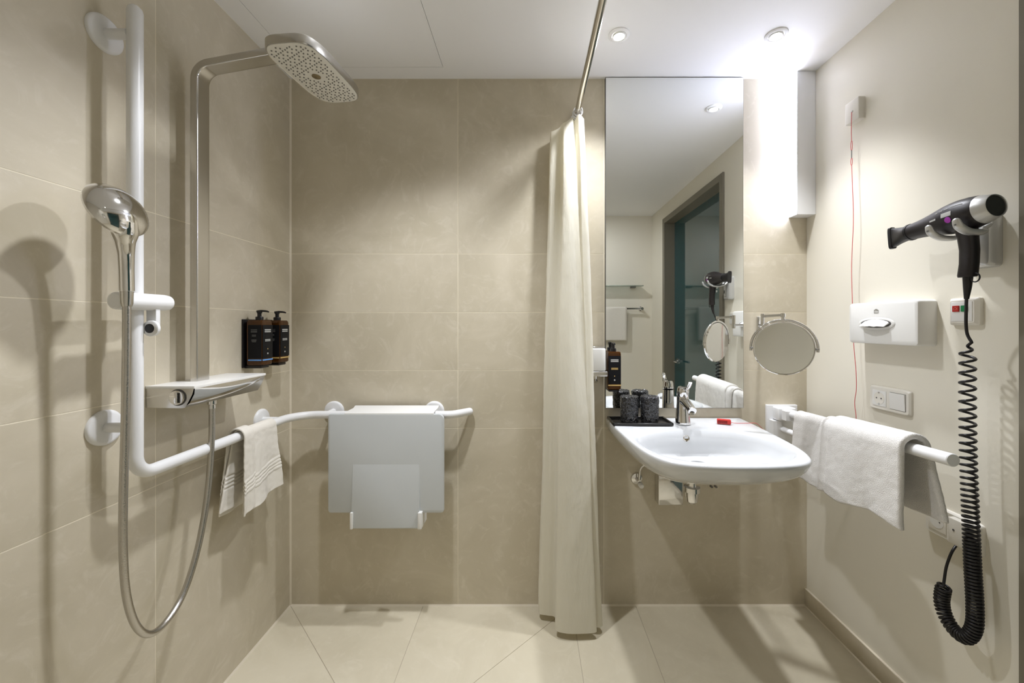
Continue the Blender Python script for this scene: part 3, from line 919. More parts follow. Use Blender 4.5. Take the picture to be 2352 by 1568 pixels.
# tap
t = thing('basin_tap', 'chrome single lever tap standing on the washbasin', 'tap', W(0.660, 0.108, RIM))
lathe('body', [(0.0, 0.0), (0.0320, 0.0), (0.0325, 0.004), (0.0310, 0.012), (0.0280, 0.05), (0.0250, 0.095), (0.0240, 0.118), (0.0, 0.118)], W(0.660, 0.108, RIM), Vector((0, 0.02, 1)), 'chrome', t, 40, 30)
lathe('cap', [(0.0238, 0.0), (0.0245, 0.002), (0.0240, 0.030), (0.0215, 0.036), (0.012, 0.040), (0.0, 0.041)], W(0.660, 0.106, RIM + 0.120), Vector((0, -0.16, 1)), 'chrome', t, 40, 30)
sp = catmull([W(0.660, 0.112, RIM + 0.098), W(0.660, 0.150, RIM + 0.094), W(0.660, 0.190, RIM + 0.082), W(0.660, 0.208, RIM + 0.074)], 6)
tube('spout', sp, [0.0200, 0.0185, 0.0172, 0.0168], 'chrome', t, 24)
lathe('aerator', [(0.0, 0.0), (0.0115, 0.0), (0.0115, 0.010), (0.0, 0.010)], W(0.660, 0.200, RIM + 0.068), (0, -0.2, -1), 'chrome_soft', t, 24)
lvp = catmull([W(0.661, 0.118, RIM + 0.150), W(0.661, 0.142, RIM + 0.153), W(0.662, 0.166, RIM + 0.168), W(0.663, 0.180, RIM + 0.186)], 6)
tube('lever', lvp, [0.0075, 0.0065, 0.0060, 0.0055], 'chrome', t, 16, flat=(1.5, 0.7))

# tray with two wrapped cups
t = thing('tray', 'black rectangular tray on the left side of the washbasin', 'tray', W(0.478, 0.084, RIM))
TX0, TX1, Tz0, Tz1, TB = 0.352, 0.606, 0.020, 0.150, RIM + 0.0008
box('base', TX0 + 0.005, TX1 - 0.005, Tz0 + 0.005, Tz1 - 0.005, TB, TB + 0.0035, 'tray_black', t, 0.001)
b = MB()
for q_ in (s_box(TX0, TX1, Tz0, Tz0 + 0.008, TB, TB + 0.011, 0.002), s_box(TX0, TX1, Tz1 - 0.008, Tz1, TB, TB + 0.011, 0.002),
           s_box(TX0, TX0 + 0.008, Tz0, Tz1, TB, TB + 0.011, 0.002), s_box(TX1 - 0.008, TX1, Tz0, Tz1, TB, TB + 0.011, 0.002)):
    b.put(q_)
b.build('rim', 'tray_black', t)
def cup(X, z, label, seed):
    o = W(X, z, TB + 0.0037)
    prof = [(0.0, 0.0), (0.034, 0.0), (0.0365, 0.004), (0.0372, 0.03), (0.0385, 0.075), (0.0392, 0.100), (0.0385, 0.108), (0.036, 0.111), (0.028, 0.1105), (0.014, 0.108), (0.0, 0.109)]
    v, f = s_lathe(prof, o, AZ, 72)
    # rings in between so that the foil can crease
    fine = []
    for i in range(len(prof) - 1):
        m_ = 8 if abs(prof[i + 1][1] - prof[i][1]) > 0.02 else 2
        for k in range(m_):
            s = k / m_
            fine.append((prof[i][0] * (1 - s) + prof[i + 1][0] * s, prof[i][1] * (1 - s) + prof[i + 1][1] * s))
    fine.append(prof[-1])
    v, f = s_lathe(fine, o, AZ, 72)
    vv = []
    for p in v:
        h = p.z - o.z
        d = Vector((p.x - o.x, p.y - o.y, 0))
        if h > 0.002 and d.length > 1e-5:
            k = 0.0020 * noise.noise(p * 70 + Vector((seed, 0, 0))) + 0.0013 * noise.noise(p * 160 + Vector((0, seed, 0)))
            p = p + d.normalized() * k + AZ * (0.004 * noise.noise(p * 80 + Vector((seed, 4, 1))) if h > 0.10 else 0)
        vv.append(p)
    return tag(add('wrapped_cup', vv, f, 'cup_wrap', None, 60), label, 'cup', 'black wrapped cups on the tray')
cup(0.434, 0.093, 'black foil-wrapped cup at the left end of the black tray', 1.0)
cup(0.522, 0.093, 'black foil-wrapped cup on the black tray next to the tap', 5.0)

# traps and valves under the basin
t = thing('basin_trap', 'chrome bottle trap with mirror-like cover plate under the washbasin', 'trap', W(0.64, 0.1, 0.48))
box('wall_cover', 0.574, 0.684, 0.0, 0.052, 0.479, 0.640, 'chrome', t, 0.004)
lathe('trap_cup', [(0.0, 0.0), (0.014, 0.002), (0.0205, 0.010), (0.0235, 0.03), (0.0235, 0.046), (0.0300, 0.048), (0.0300, 0.066), (0.016, 0.068), (0.016, 0.110), (0.0, 0.110)], W(0.636, 0.262, 0.582), AZ, 'chrome', t, 36, 30)
tube('waste_pipe', fillet([W(0.640, 0.262, 0.664), W(0.630, 0.05, 0.650)], 0.02), 0.0145, 'chrome_soft', t, 20)
tube('tail_pipe', [W(0.645, 0.264, 0.690), W(SXc, 0.272, 0.714)], 0.0155, 'chrome', t, 18)
t = thing('angle_valve', 'chrome angle valve on the wall below the left side of the washbasin', 'valve', W(0.490, 0.0, 0.555))
lathe('rosette', [(0.0, 0.012), (0.012, 0.012), (0.024, 0.008), (0.0275, 0.0), (0.0, 0.0)], W(0.490, 0, 0.580), AN, 'chrome', t, 32)
tube('valve_body', [W(0.490, 0.008, 0.580), W(0.490, 0.050, 0.580)], 0.0095, 'chrome', t, 16)
tube('valve_riser', fillet([W(0.490, 0.040, 0.580), W(0.496, 0.040, 0.640), W(0.56, 0.06, 0.70)], 0.03), 0.005, 'chrome', t, 12)
lathe('valve_knob', [(0.0, 0.018), (0.009, 0.018), (0.011, 0.014), (0.011, 0.0), (0.0, 0.0)], W(0.494, 0.050, 0.572), Vector((0.12, -1, -0.25)), 'white_plastic', t, 18)
for xx, lab in ((0.828, 'small dark fixing screw in the wall under the washbasin, left one of two'), (0.848, 'small dark fixing screw in the wall under the washbasin, right one of two')):
    sw = lathe('fixing_screw', [(0.0, 0.016), (0.0035, 0.0165), (0.005, 0.015), (0.005, 0.0), (0.0, 0.0)], W(xx, 0, 0.545), AN, 'rubber_grey', None, 14)
    tag(sw, lab, 'screw', 'fixing screws under the washbasin')

# ------------------------------------------------------------------ swivel cosmetic mirror
t = thing('cosmetic_mirror', 'round chrome-framed cosmetic mirror on a folding wall arm right of the tall mirror', 'mirror', W(1.045, 0, 1.19))
mc = P(1799, 800, 0.29)
vd = (Vector((0, -D0, HC)) - mc).normalized()
vd = (vd + Vector((0.02, 0, 0.0))).normalized()
R_ = 0.1005
lathe('disc_frame', [(R_ - 0.004, 0.004), (R_ - 0.001, 0.0045), (R_ + 0.001, 0.002), (R_ + 0.001, -0.006), (R_ - 0.004, -0.009), (0.0, -0.0095)], mc, vd, 'chrome', t, 72, 30)
lathe('mirror_glass', [(0.0, 0.0028), (R_ - 0.0035, 0.0030), (R_ - 0.0035, 0.0)], mc, vd, 'mirror', t, 72, 30)
sx_ = AZ.cross(vd).normalized(); sy_ = vd.cross(sx_).normalized()
arc = []
for k in range(41):
    a_ = math.radians(-6 + 192 * k / 40)
    arc.append(mc + (sx_ * math.cos(a_) + sy_ * math.sin(a_)) * (R_ + 0.0085) - vd * 0.004)
yk = tube('yoke', arc, 0.0052, 'chrome', t, 12, flat=(1.0, 1.0))
for s in (-1, 1):
    tube('pivot', [mc + sx_ * s * (R_ - 0.001) - vd * 0.003, mc + sx_ * s * (R_ + 0.012) - vd * 0.003], 0.0045, 'rubber_grey', yk, 12)
topp = mc + sy_ * (R_ + 0.0085) - vd * 0.004
kn = P(1803, 731, 0.285)
tube('top_joint', [topp, topp + AZ * 0.020], 0.0060, 'chrome', t, 14)
lathe('top_ball', [(0.0, 0.0), (0.0085, 0.002), (0.0095, 0.009), (0.0085, 0.016), (0.0, 0.018)], topp + AZ * 0.010, AZ, 'chrome', t, 20)
hg = P(1752, 736, 0.135)
tube('fore_arm', [topp + AZ * 0.019, W(hg.x, -hg.y, topp.z + 0.019)], 0.0062, 'chrome', t, 14)
tube('hinge_post', [W(hg.x, -hg.y, topp.z + 0.028), W(hg.x, -hg.y, topp.z - 0.035)], 0.0078, 'chrome', t, 16)
tube('rear_arm', [W(hg.x, -hg.y, topp.z - 0.020), W(1.052, 0.01, topp.z - 0.020)], 0.0062, 'chrome', t, 14)
box('wall_plate', 1.034, 1.070, 0.0, 0.014, topp.z - 0.055, topp.z + 0.020, 'chrome', t, 0.004)

# ------------------------------------------------------------------ fold-up support rail with its towel
t = thing('support_rail', 'white hinged support rail beside the washbasin with the bath towel over it', 'support rail', W(1.14, 0, 0.74))
box('wall_plate', 1.076, 1.214, 0.0, 0.016, 0.742, 0.917, 'white_rail', t, 0.003)
box('hinge_cover', 1.100, 1.180, 0.014, 0.060, 0.855, 0.912, 'white_rail', t, 0.006)
b = MB()
b.put(s_prism([W(1.086, 0.016, 0.852), W(1.118, 0.016, 0.852), W(1.140, 0.016, 0.775), W(1.086, 0.016, 0.755)], (0, -0.030, 0)))
b.build('lower_cover', 'white_rail', t, 30)
b = MB()
b.put(s_prism([W(1.128, 0.050, 0.905), W(1.108, 0.070, 0.905), W(1.108, 0.100, 0.905), W(1.160, 0.100, 0.905), W(1.160, 0.050, 0.905)], (0, 0, -0.040)))
b.build('hinge_block', 'white_rail', t, 30)
e0, e1 = W(1.140, 0.075, 0.8895), PX(2190, 1057, 1.075)
bar_dir = (e1 - e0).normalized()
lathe('bar', [(0.0, 0.0), (0.0165, 0.0), (0.0165, (e1 - e0).length - 0.002), (0.0150, (e1 - e0).length), (0.0, (e1 - e0).length)], e0, bar_dir, 'white_rail', t, 32, 30)
def on_bar(z): 
    s = (z - 0.075) / (-e1.y - 0.075)
    return e0 + (e1 - e0) * s
tube('lower_bar', fillet([W(1.128, 0.04, 0.815), W(1.112, 0.50, 0.822), on_bar(0.60)], 0.09, 10), 0.0125, 'white_rail', t, 20)

def draped(name, z0, z1, front_len, back_len, r0, m, parent, spread_f=0.0, spread_b=0.0, nz=60, th=0.007, seed=0.0, wave=0.004, stripes=None, barfun=None, sign=-1, lean=0.0, nf=34):
    """cloth hung over a bar running in z; sign: side (in X) that counts as the front"""
    rows = []
    for i in range(nz + 1):
        u = i / nz
        zc_ = z0 + (z1 - z0) * u
        c = barfun(zc_)
        row = []
        fl_, bl_ = front_len(u), back_len(u)
        for k in range(nf + 1):                       # front hem up to the bar
            s = 1 - k / nf
            off = r0 + lean * s + wave * s * (math.sin(u * 9 + seed) + 0.8 * noise.noise(Vector((u * 6, s * 2, seed))))
            rid = 0.0
            if stripes:
                for c_ in stripes: rid += 0.0026 * math.exp(-((s * fl_ - (fl_ - c_)) / 0.0032) ** 2)
            z_ = zc_ + spread_f * s * (u - 0.5) * 2
            row.append(Vector((c.x + sign * (off + rid), -z_, c.z - s * fl_)))
        for k in range(1, 12):
            a_ = PI * k / 12
            row.append(Vector((c.x + sign * r0 * math.cos(a_), -zc_, c.z + r0 * math.sin(a_))))
        for k in range(nf + 1):
            s = k / nf
            off = r0 + lean * s * 0.6 + wave * s * (math.sin(u * 8 + 2 + seed) + 0.8 * noise.noise(Vector((u * 6, s * 2, seed + 5))))
            rid = 0.0
            if stripes:
                for c_ in stripes: rid += 0.0026 * math.exp(-((s * bl_ - (bl_ - c_)) / 0.0032) ** 2)
            z_ = zc_ + spread_b * s * (u - 0.5) * 2
            row.append(Vector((c.x - sign * (off + rid), -z_, c.z - s * bl_)))
        row = [p + Vector((noise.noise(p * 60 + Vector((seed, 0, 0))), noise.noise(p * 60 + Vector((0, seed, 9))), noise.noise(p * 60 + Vector((5, 0, seed))))) * 0.0012 for p in row]
        rows.append(row)
    v, f = s_grid(rows)
    o = add(name, v, f, m, parent, 180)
    md = o.modifiers.new('thickness', 'SOLIDIFY'); md.thickness = th; md.offset = 1.0
    ms = o.modifiers.new('smooth', 'SUBSURF'); ms.levels = 1; ms.render_levels = 1
    return o

t = thing('bath_towel', 'white terry bath towel folded over the hinged support rail', 'towel', W(1.10, 0.42, 0.64))
draped('under_fold', 0.150, 0.480, lambda u: 0.232 + 0.010 * math.sin(u * 5), lambda u: 0.20, 0.0185, 'terry', t, 0.012, 0.01, 44, 0.008, 3.0, 0.006, None, on_bar, -1, 0.010)
draped('middle_fold', 0.345, 0.420, lambda u: 0.238 - 0.01 * u, lambda u: 0.20, 0.0275, 'terry', t, 0.004, 0.004, 16, 0.009, 1.0, 0.003, None, on_bar, -1, 0.012)
draped('outer_fold', 0.392, 0.700, lambda u: 0.236 - 0.018 * u + 0.008 * math.sin(u * 7), lambda u: 0.205 - 0.02 * u, 0.0290, 'terry', t, 0.010, 0.045, 44, 0.017, 6.0, 0.005, None, on_bar, -1, 0.006)

t = thing('hand_towel', 'small off-white hand towel with ribbed borders over the grab rail', 'towel', W(RX, 0.35, 0.64))
def rail_at(z): return W(RX, z, RZ)
st = [0.075, 0.0875, 0.100, 0.1125]
draped('front_drop', 0.255, 0.425, lambda u: 0.238 + 0.030 * u, lambda u: 0.245, 0.0178, 'towel_smooth', t, 0.012, 0.060, 36, 0.007, 2.0, 0.010, st, rail_at, 1, 0.012, 96)
draped('inner_fold', 0.392, 0.440, lambda u: 0.250 + 0.02 * u, lambda u: 0.262, 0.0262, 'towel_smooth', t, 0.012, 0.030, 12, 0.006, 4.0, 0.004, st, rail_at, 1, 0.006, 96)

# ------------------------------------------------------------------ emergency pull cord
t = thing('pull_switch', 'small white emergency pull switch box high on the painted wall', 'switch', W(XR, 0.28, 2.06))
plate('housing', W(XR - 0.0245, 0.283, 2.100), AN, AZ, 0.066, 0.084, 0.004, 0.0245, 'cream_plastic', t, 0.003)
lathe('cord_guide', [(0.0, 0.005), (0.003, 0.005), (0.004, 0.0), (0.0, 0.0)], W(XR - 0.0245, 0.287, 2.098), (-1, 0, 0), 'white_plastic', t, 14)
t = thing('emergency_alarm', 'thin red emergency pull cord with red handle resting on the washbasin edge', 'pull cord', W(1.24, 0.287, 1.5))
cx = 1.2385
rc = 0.0011
tube('upper_cord', [W(cx, 0.287, 2.097), W(cx - 0.001, 0.287, 2.02), W(cx, 0.287, 1.985)], rc, 'red_cord', t, 8)
lp = [W(cx + 0.0028 * math.sin(2 * PI * k / 24), 0.287 + 0.0028 * math.sin(2 * PI * k / 24), 1.966 + 0.019 * math.cos(2 * PI * k / 24)) for k in range(25)]
v, f = s_tube([W(cx, 0.287 + 0.004 * math.sin(2 * PI * k / 24), 1.966 + 0.019 * math.cos(2 * PI * k / 24)) for k in range(25)], rc * 0.9, 8, False)
add('cord_loop', v, f, 'red_cord', t)
tube('connector', [W(cx, 0.287, 1.950), W(cx, 0.287, 1.918)], 0.0017, 'rubber_grey', t, 10)
v, f = s_tube([W(cx, 0.287 + 0.004 * math.sin(2 * PI * k / 24), 1.905 + 0.014 * math.cos(2 * PI * k / 24)) for k in range(25)], rc * 0.9, 8, False)
add('cord_loop', v, f, 'red_cord', t)
hnd = P(1663, 969, 0.115)
low = catmull([W(cx, 0.287, 1.892), PX(1960, 500, cx), PX(1956, 610, cx), PX(1958, 700, cx), PX(1961, 790, cx), PX(1966, 850, cx), PX(1967, 892, cx), PX(1963, 925, cx), PX(1966, 965, cx),
               W(1.234, 0.285, 0.86), W(1.222, 0.24, 0.795), W(1.18, 0.16, 0.772), W(1.09, 0.132, 0.778), W(1.01, 0.118, 0.825), W(0.972, 0.115, 0.857), W(0.94, 0.112, RIM + 0.003), W(0.885, 0.112, RIM + 0.003), W(0.852, 0.113, RIM + 0.008)], 7)
tube('lower_cord', low, rc, 'red_cord', t, 8)
hdl = MB()
ax_ = Vector((0.92, -0.38, 0)).normalized(); ay_ = Vector((0.38, 0.92, 0)).normalized()
hc_ = W(0.832, 0.116, RIM + 0.0105)
v, f = s_plate(hc_ + ay_ * -0.010, ax_, AZ, 0.054, 0.019, 0.004, 0.020, 0.002)
pu = add('handle', v, f, 'red_plastic', t, 35)
v, f = s_plate(hc_ + ay_ * -0.0104 - ax_ * 0.006, ax_, AZ, 0.037, 0.013, 0.002, 0.002, 0.0004)
add('handle_opening', v, f, 'red_dark', pu, 35)

# ------------------------------------------------------------------ on the painted wall
t = thing('tissue_dispenser', 'white wall-mounted tissue dispenser with a tissue showing in its slot', 'tissue dispenser', W(XR, 0.445, 1.21))
TD = (0.312, 0.580, 1.212, 1.358)
zc_, Zc_ = (TD[0] + TD[1]) / 2, (TD[2] + TD[3]) / 2
plate('case', W(XR - 0.060, zc_, Zc_), AN, AZ, TD[1] - TD[0], TD[3] - TD[2], 0.010, 0.060, 'white_plastic', t, 0.008)
# oval recess: dark slot, lip and tissue
so = W(XR - 0.0605, 0.432, Zc_ - 0.002)
v, f = s_loft([(so + Vector((-0.0004, 0, 0)), AN, AZ, 0.072, 0.022, 2.2), (so + Vector((-0.0022, 0, 0)), AN, AZ, 0.067, 0.018, 2.2), (so + Vector((-0.0024, 0, 0)), AN, AZ, 0.065, 0.0165, 2.2)], 40)
add('slot_lip', v, f, 'white_plastic', t, 50)
v, f = s_loft([(so + Vector((-0.0022, 0, 0)), AN, AZ, 0.061, 0.0145, 2.2), (so + Vector((-0.0028, 0, 0)), AN, AZ, 0.060, 0.014, 2.2)], 40)
add('slot', v, f, 'gap', t, 50)
rows = []
for i in range(25):
    u = i / 24 * 2 - 1
    row = []
    for k in range(9):
        s = k / 8
        h = 0.016 * (1 - u * u) ** 0.6
        row.append(so + Vector((-0.003 - 0.024 * s * (0.55 + 0.45 * (1 - abs(u))) - 0.002 * noise.noise(Vector((u * 5, s * 3, 1))), 0, 0))
                   + AN * (u * (0.054 - 0.004 * s) - 0.004 * s) + AZ * (h * (1 - s) ** 0.7 * 0.9 - 0.010 * s + 0.0025 * noise.noise(Vector((u * 4, s * 2, 3)))))
    rows.append(row)
v, f = s_grid(rows)
o = add('tissue', v, f, 'tissue', t, 180)
o.modifiers.new('thickness', 'SOLIDIFY').thickness = 0.0012
lg = so + Vector((-0.0002, 0, 0)) + AZ * 0.042
b = MB()
for (u, w_, h_) in ((-0.0075, 0.0016, 0.011), (0.0085, 0.0016, 0.011), (-0.0022, 0.0012, 0.009), (0.0032, 0.0012, 0.009)):
    b.put(s_plate(lg + AN * u, AN, AZ, w_, h_, 0.0004, 0.0004, 0.0001))
for (h0, ww) in ((0.005, 0.017), (-0.005, 0.017), (0.0078, 0.010)):
    b.put(s_plate(lg + AZ * h0, AN, AZ, ww, 0.0014, 0.0004, 0.0004, 0.0001))
b.build('emblem', 'chrome_soft', t)

def frame_plate(name_, c, w, h, th, m, parent, taper=0.006, r=0.004):
    """wall plate with sloping edges, facing -X"""
    secs = [(c, AN, AZ, w / 2, h / 2, 14), (c - AX * th * 0.55, AN, AZ, w / 2 - 0.0006, h / 2 - 0.0006, 14), (c - AX * th, AN, AZ, w / 2 - taper, h / 2 - taper, 14)]
    v, f = s_loft(secs, 56)
    return add(name_, v, f, m, parent, 25)

t = thing('call_button', 'white nurse call plate with red and green buttons behind the hair dryer cable', 'call button', W(XR, 0.67, 1.277))
c = W(XR, 0.667, 1.317)
fp_ = frame_plate('frame', c, 0.080, 0.080, 0.018, 'cream_plastic', t, 0.008)
plate('insert', c - AX * 0.0195, AN, AZ, 0.056, 0.056, 0.001, 0.002, 'white_plastic', t, 0.0006)
rb = plate('red_button', c - AX * 0.0225 - AN * 0.0135 + AZ * 0.0085, AN, AZ, 0.0175, 0.0175, 0.0012, 0.003, 'red_button', t, 0.0006)
gb = plate('green_button', c - AX * 0.0225 + AN * 0.0095 + AZ * 0.0085, AN, AZ, 0.0175, 0.0175, 0.0012, 0.003, 'green_button', t, 0.0006)
rbc = c - AX * 0.0226 - AN * 0.0135 + AZ * 0.0085
b = MB()
b.put(s_tube([rbc + AN * (-0.0045) - AZ * 0.0035, rbc + AN * (-0.004) + AZ * 0.001, rbc + AZ * 0.0045, rbc + AN * 0.004 + AZ * 0.001, rbc + AN * 0.0045 - AZ * 0.0035], 0.0007, 6))
b.put(s_tube([rbc + AN * (-0.0015) - AZ * 0.0035, rbc - AZ * 0.0012, rbc + AN * 0.0015 - AZ * 0.0035], 0.0007, 6))
b.build('bell_symbol', 'light_red', rb)

t = thing('socket_switch', 'cream double wall plate with power socket and light switch below the tissue dispenser', 'socket', W(XR, 0.425, 0.972))
c = W(XR, 0.4245, 1.0165)
frame_plate('frame', c, 0.158, 0.086, 0.011, 'cream_plastic', t, 0.005)
sc = c - AX * 0.0125 - AN * 0.0355
so_ = plate('socket_insert', sc, AN, AZ, 0.056, 0.056, 0.002, 0.003, 'white_plastic', t, 0.0008)
lathe('socket_well', [(0.0215, 0.0), (0.0215, 0.0006), (0.0, 0.0006)], sc + AX * 0.0001, (-1, 0, 0), 'cream_plastic', so_, 36)
for zz in (-0.0095, 0.0095):
    lathe('pin_hole', [(0.0025, 0.0), (0.0025, 0.0005), (0.0, 0.0005)], sc - AX * 0.0006 + AN * zz, (-1, 0, 0), 'gap', so_, 14)
for s in (-1, 1):
    box('earth_clip', sc.x - 0.0012, sc.x, -sc.y - 0.003, -sc.y + 0.003, sc.z + s * 0.0195 - 0.0025, sc.z + s * 0.0195 + 0.0025, 'chrome_soft', so_)
rk = c - AX * 0.0125 + AN * 0.0355
v, f = s_prism([rk + AN * -0.028 + AZ * 0.028 + AX * 0.002, rk + AN * -0.028 - AZ * 0.028 + AX * 0.002, rk + AN * -0.028 - AZ * 0.028 - AX * 0.0005, rk + AN * -0.028 + AZ * 0.028 - AX * 0.0035], AN * 0.056)
add('rocker', v, f, 'white_plastic', t, 30)
b = MB()
for (aa, bb, ww, hh_) in ((0, 0.0288, 0.058, 0.001), (0, -0.0288, 0.058, 0.001), (0.0288, 0, 0.001, 0.058)):
    b.put(s_plate(rk + AX * 0.0012 + AN * aa + AZ * bb, AN, AZ, ww, hh_, 0.0002, 0.001, 0.0001))
b.build('rocker_gap', 'gap', t)

t = thing('cable_outlet', 'cream double wall plate low on the wall where the hair dryer cable ends', 'socket', W(XR, 0.625, 0.62))
c = W(XR, 0.632, 0.6755)
frame_plate('frame', c, 0.160, 0.092, 0.012, 'cream_plastic', t, 0.005)
sc = c - AX * 0.0135 - AN * 0.040
so_ = plate('socket_insert', sc, AN, AZ, 0.054, 0.060, 0.002, 0.003, 'cream_plastic', t, 0.0008)
lathe('socket_well', [(0.0205, 0.0), (0.0205, 0.0006), (0.0, 0.0006)], sc + AX * 0.0001, (-1, 0, 0), 'white_plastic', so_, 36)
lathe('pin_hole', [(0.0022, 0.0), (0.0022, 0.0005), (0.0, 0.0005)], sc - AX * 0.0006 + AN * 0.009, (-1, 0, 0), 'gap', so_, 14)
cv = plate('outlet_cover', c - AX * 0.030 + AN * 0.038, AN, AZ, 0.066, 0.076, 0.005, 0.019, 'cream_plastic', t, 0.004)
lathe('cover_screw', [(0.003, 0.0), (0.003, 0.0006), (0.0, 0.0006)], c - AX * 0.0302 + AN * 0.024 + AZ * 0.006, (-1, 0, 0), 'gap', cv, 14)
CABLE0 = c - AX * 0.021 + AN * 0.026 - AZ * 0.038

# ------------------------------------------------------------------ hair dryer
t = thing('hair_dryer_holder', 'silver wall holder with two prongs carrying the black hair dryer', 'holder', W(XR, 0.71, 1.435))
HH = W(XR - 0.030, 0.712, 1.508)
secs = []
for (dx, w_, h_, e_) in ((0.030, 0.040, 0.0725, 10), (0.012, 0.0395, 0.072, 10), (0.0, 0.033, 0.068, 8), (-0.006, 0.022, 0.062, 6)):
    secs.append((HH + AX * dx, AN, AZ, w_, h_, e_))
v, f = s_loft(secs, 56)
hb_o = add('case', v, f, 'silver', t, 30)
box('emblem', HH.x - 0.0075, HH.x - 0.0055, 0.722, 0.729, 1.476, 1.496, 'black_plastic', hb_o, 0.0005)
plate('lettering', HH - AX * 0.0068 + AN * 0.002 - AZ * 0.052, AN, AZ, 0.026, 0.0028, 0.0006, 0.0012, 'rubber_grey', hb_o, 0.0002)
DA, DB = PX(2283, 473, 1.172), PX(2046, 548, 1.168)
dax = (DB - DA).normalized()
def prong(zz, z2):
    ax0 = DA + dax * (((-DA.y) - z2))
    pts = catmull([W(1.236, zz, 1.548), W(1.215, zz, 1.530), W(1.185, z2, 1.5205), W(1.150, z2, 1.522), W(1.125, z2, 1.535), W(1.1175, z2, 1.549)], 8)
    tube('prong', pts, [0.0125, 0.0120, 0.0115, 0.0115, 0.011, 0.009], 'silver', t, 18, flat=(1.0, 0.55), round_end=True)
    lathe('prong_screw', [(0.0022, 0.0), (0.0022, 0.0008), (0.0, 0.0008)], pts[-6] + Vector((-0.0072, 0, -0.0012)), (-1, 0, 0), 'gap', t, 12)
prong(0.742, 0.775); prong(0.690, 0.703)

t = thing('hair_dryer', 'black hair dryer with grey rear grille and flat nozzle resting in its wall holder', 'hair dryer', DA + dax * 0.06 + Vector((0, 0, -0.17)))
Ld = (DB - DA).length
bprof = [(0.0, 0.004), (0.026, 0.004), (0.0285, 0.008), (0.0335, 0.014), (0.0385, 0.026), (0.0420, 0.045), (0.0435, 0.065), (0.0430, 0.085), (0.0405, 0.105), (0.0362, 0.125), (0.0320, 0.145), (0.0285, 0.165), (0.0258, 0.185), (0.0243, 0.205), (0.0238, 0.216), (0.0, 0.216)]
# body slightly fuller on top than below
bod = lathe('body', bprof, DA, dax, 'black_soft', t, 56, 30)
lathe('rear_ring', [(0.0285, -0.006), (0.0300, -0.004), (0.0330, 0.008), (0.0365, 0.018), (0.0372, 0.0225), (0.0350, 0.022), (0.0270, 0.0), (0.0270, -0.005), (0.0285, -0.006)], DA, dax, 'silver', t, 56, 40)
lathe('rear_grille', [(0.0, -0.0055), (0.014, -0.005), (0.0272, -0.002), (0.0272, 0.003)], DA, dax, 'dark_mesh', t, 48)
lathe('nozzle_collar', [(0.0235, 0.210), (0.0255, 0.211), (0.0255, 0.218), (0.0235, 0.219)], DA, dax, 'black_plastic', t, 40)
sd = AZ.cross(dax).normalized(); su = dax.cross(sd).normalized()
nsec = [(DA + dax * 0.216, su, sd, 0.0228, 0.0228, 2), (DA + dax * 0.232, su, sd, 0.0225, 0.0195, 2.2), (DA + dax * 0.250, su, sd, 0.0255, 0.0130, 2.6), (DA + dax * (Ld - 0.010), su, sd, 0.0310, 0.0085, 4), (DA + dax * (Ld - 0.009), su, sd, 0.0345, 0.0100, 5), (DA + dax * Ld, su, sd, 0.0345, 0.0100, 5)]
loft('nozzle', nsec, 'black_plastic', t, 40, 30)
def patch(name_, t0, t1, a0, a1, m, parent, off=0.0006, round_=False):
    """piece of the body's surface between two axial positions and two angles (90 = -X side)"""
    def rad(h):
        for i in range(len(bprof) - 1):
            if bprof[i][1] <= h <= bprof[i + 1][1] and bprof[i + 1][1] > bprof[i][1]:
                s = (h - bprof[i][1]) / (bprof[i + 1][1] - bprof[i][1])
                return bprof[i][0] * (1 - s) + bprof[i + 1][0] * s
    left = sd if sd.x < 0 else -sd
    rows = []
    for i in range(9):
        row = []
        for k in range(9):
            u, w_ = i / 8, k / 8
            if round_:
                x_, y_ = u * 2 - 1, w_ * 2 - 1
                u2, w2 = x_ * math.sqrt(1 - y_ * y_ / 2), y_ * math.sqrt(1 - x_ * x_ / 2)
                u, w_ = (u2 + 1) / 2, (w2 + 1) / 2
            h = t0 + (t1 - t0) * u; a_ = math.radians(a0 + (a1 - a0) * w_)
            row.append(DA + dax * h + (left * math.cos(a_) + su * math.sin(a_)) * (rad(h) + off))
        rows.append(row)
    v, f = s_grid(rows)
    return add(name_, v, f, m, parent, 180)
patch('sticker', 0.062, 0.088, -2, 14, 'label_print', bod)
patch('sticker', 0.064, 0.080, -26, -4, 'purple', bod, 0.0008, True)
for (a, b_, q_) in ((0.040, 0.068, 30), (0.073, 0.083, 26), (0.087, 0.097, 25), (0.101, 0.108, 24)):
    patch('lettering', a, b_, q_, q_ + 4, 'rubber_grey', bod)
patch('badge', 0.104, 0.124, -2, 5, 'silver', bod)
hb0, hb1 = DA + dax * 0.066 + Vector((0, 0, -0.024)), PX(2222, 636, 1.166)
hsec = []
for s, w_, d_ in ((0.0, 0.0225, 0.020), (0.25, 0.0200, 0.0175), (0.5, 0.0190, 0.0165), (0.75, 0.0185, 0.0165), (0.97, 0.0190, 0.0170), (1.0, 0.0175, 0.0155)):
    cpt = hb0 + (hb1 - hb0) * s + AN * (0.008 * math.sin(PI * s))
    hsec.append((cpt, AN, AX, w_, d_, 2.6))
loft('grip', hsec, 'black_soft', t, 32, 35)
b = MB()
for zz in (0.035, 0.058):
    cpt = hb0 + (hb1 - hb0).normalized() * zz
    b.put(s_box(cpt.x + 0.012, cpt.x + 0.020, -cpt.y - 0.022, -cpt.y - 0.014, cpt.z - 0.007, cpt.z + 0.007, 0.002))
b.build('switches', 'silver', t)
rp = PX(2240, 637, 1.164)
v, f = s_tube([rp + AN * 0.0105 * math.cos(2 * PI * k / 28) * 1.0 + AZ * 0.0115 * math.sin(2 * PI * k / 28) for k in range(29)], 0.0017, 8, False)
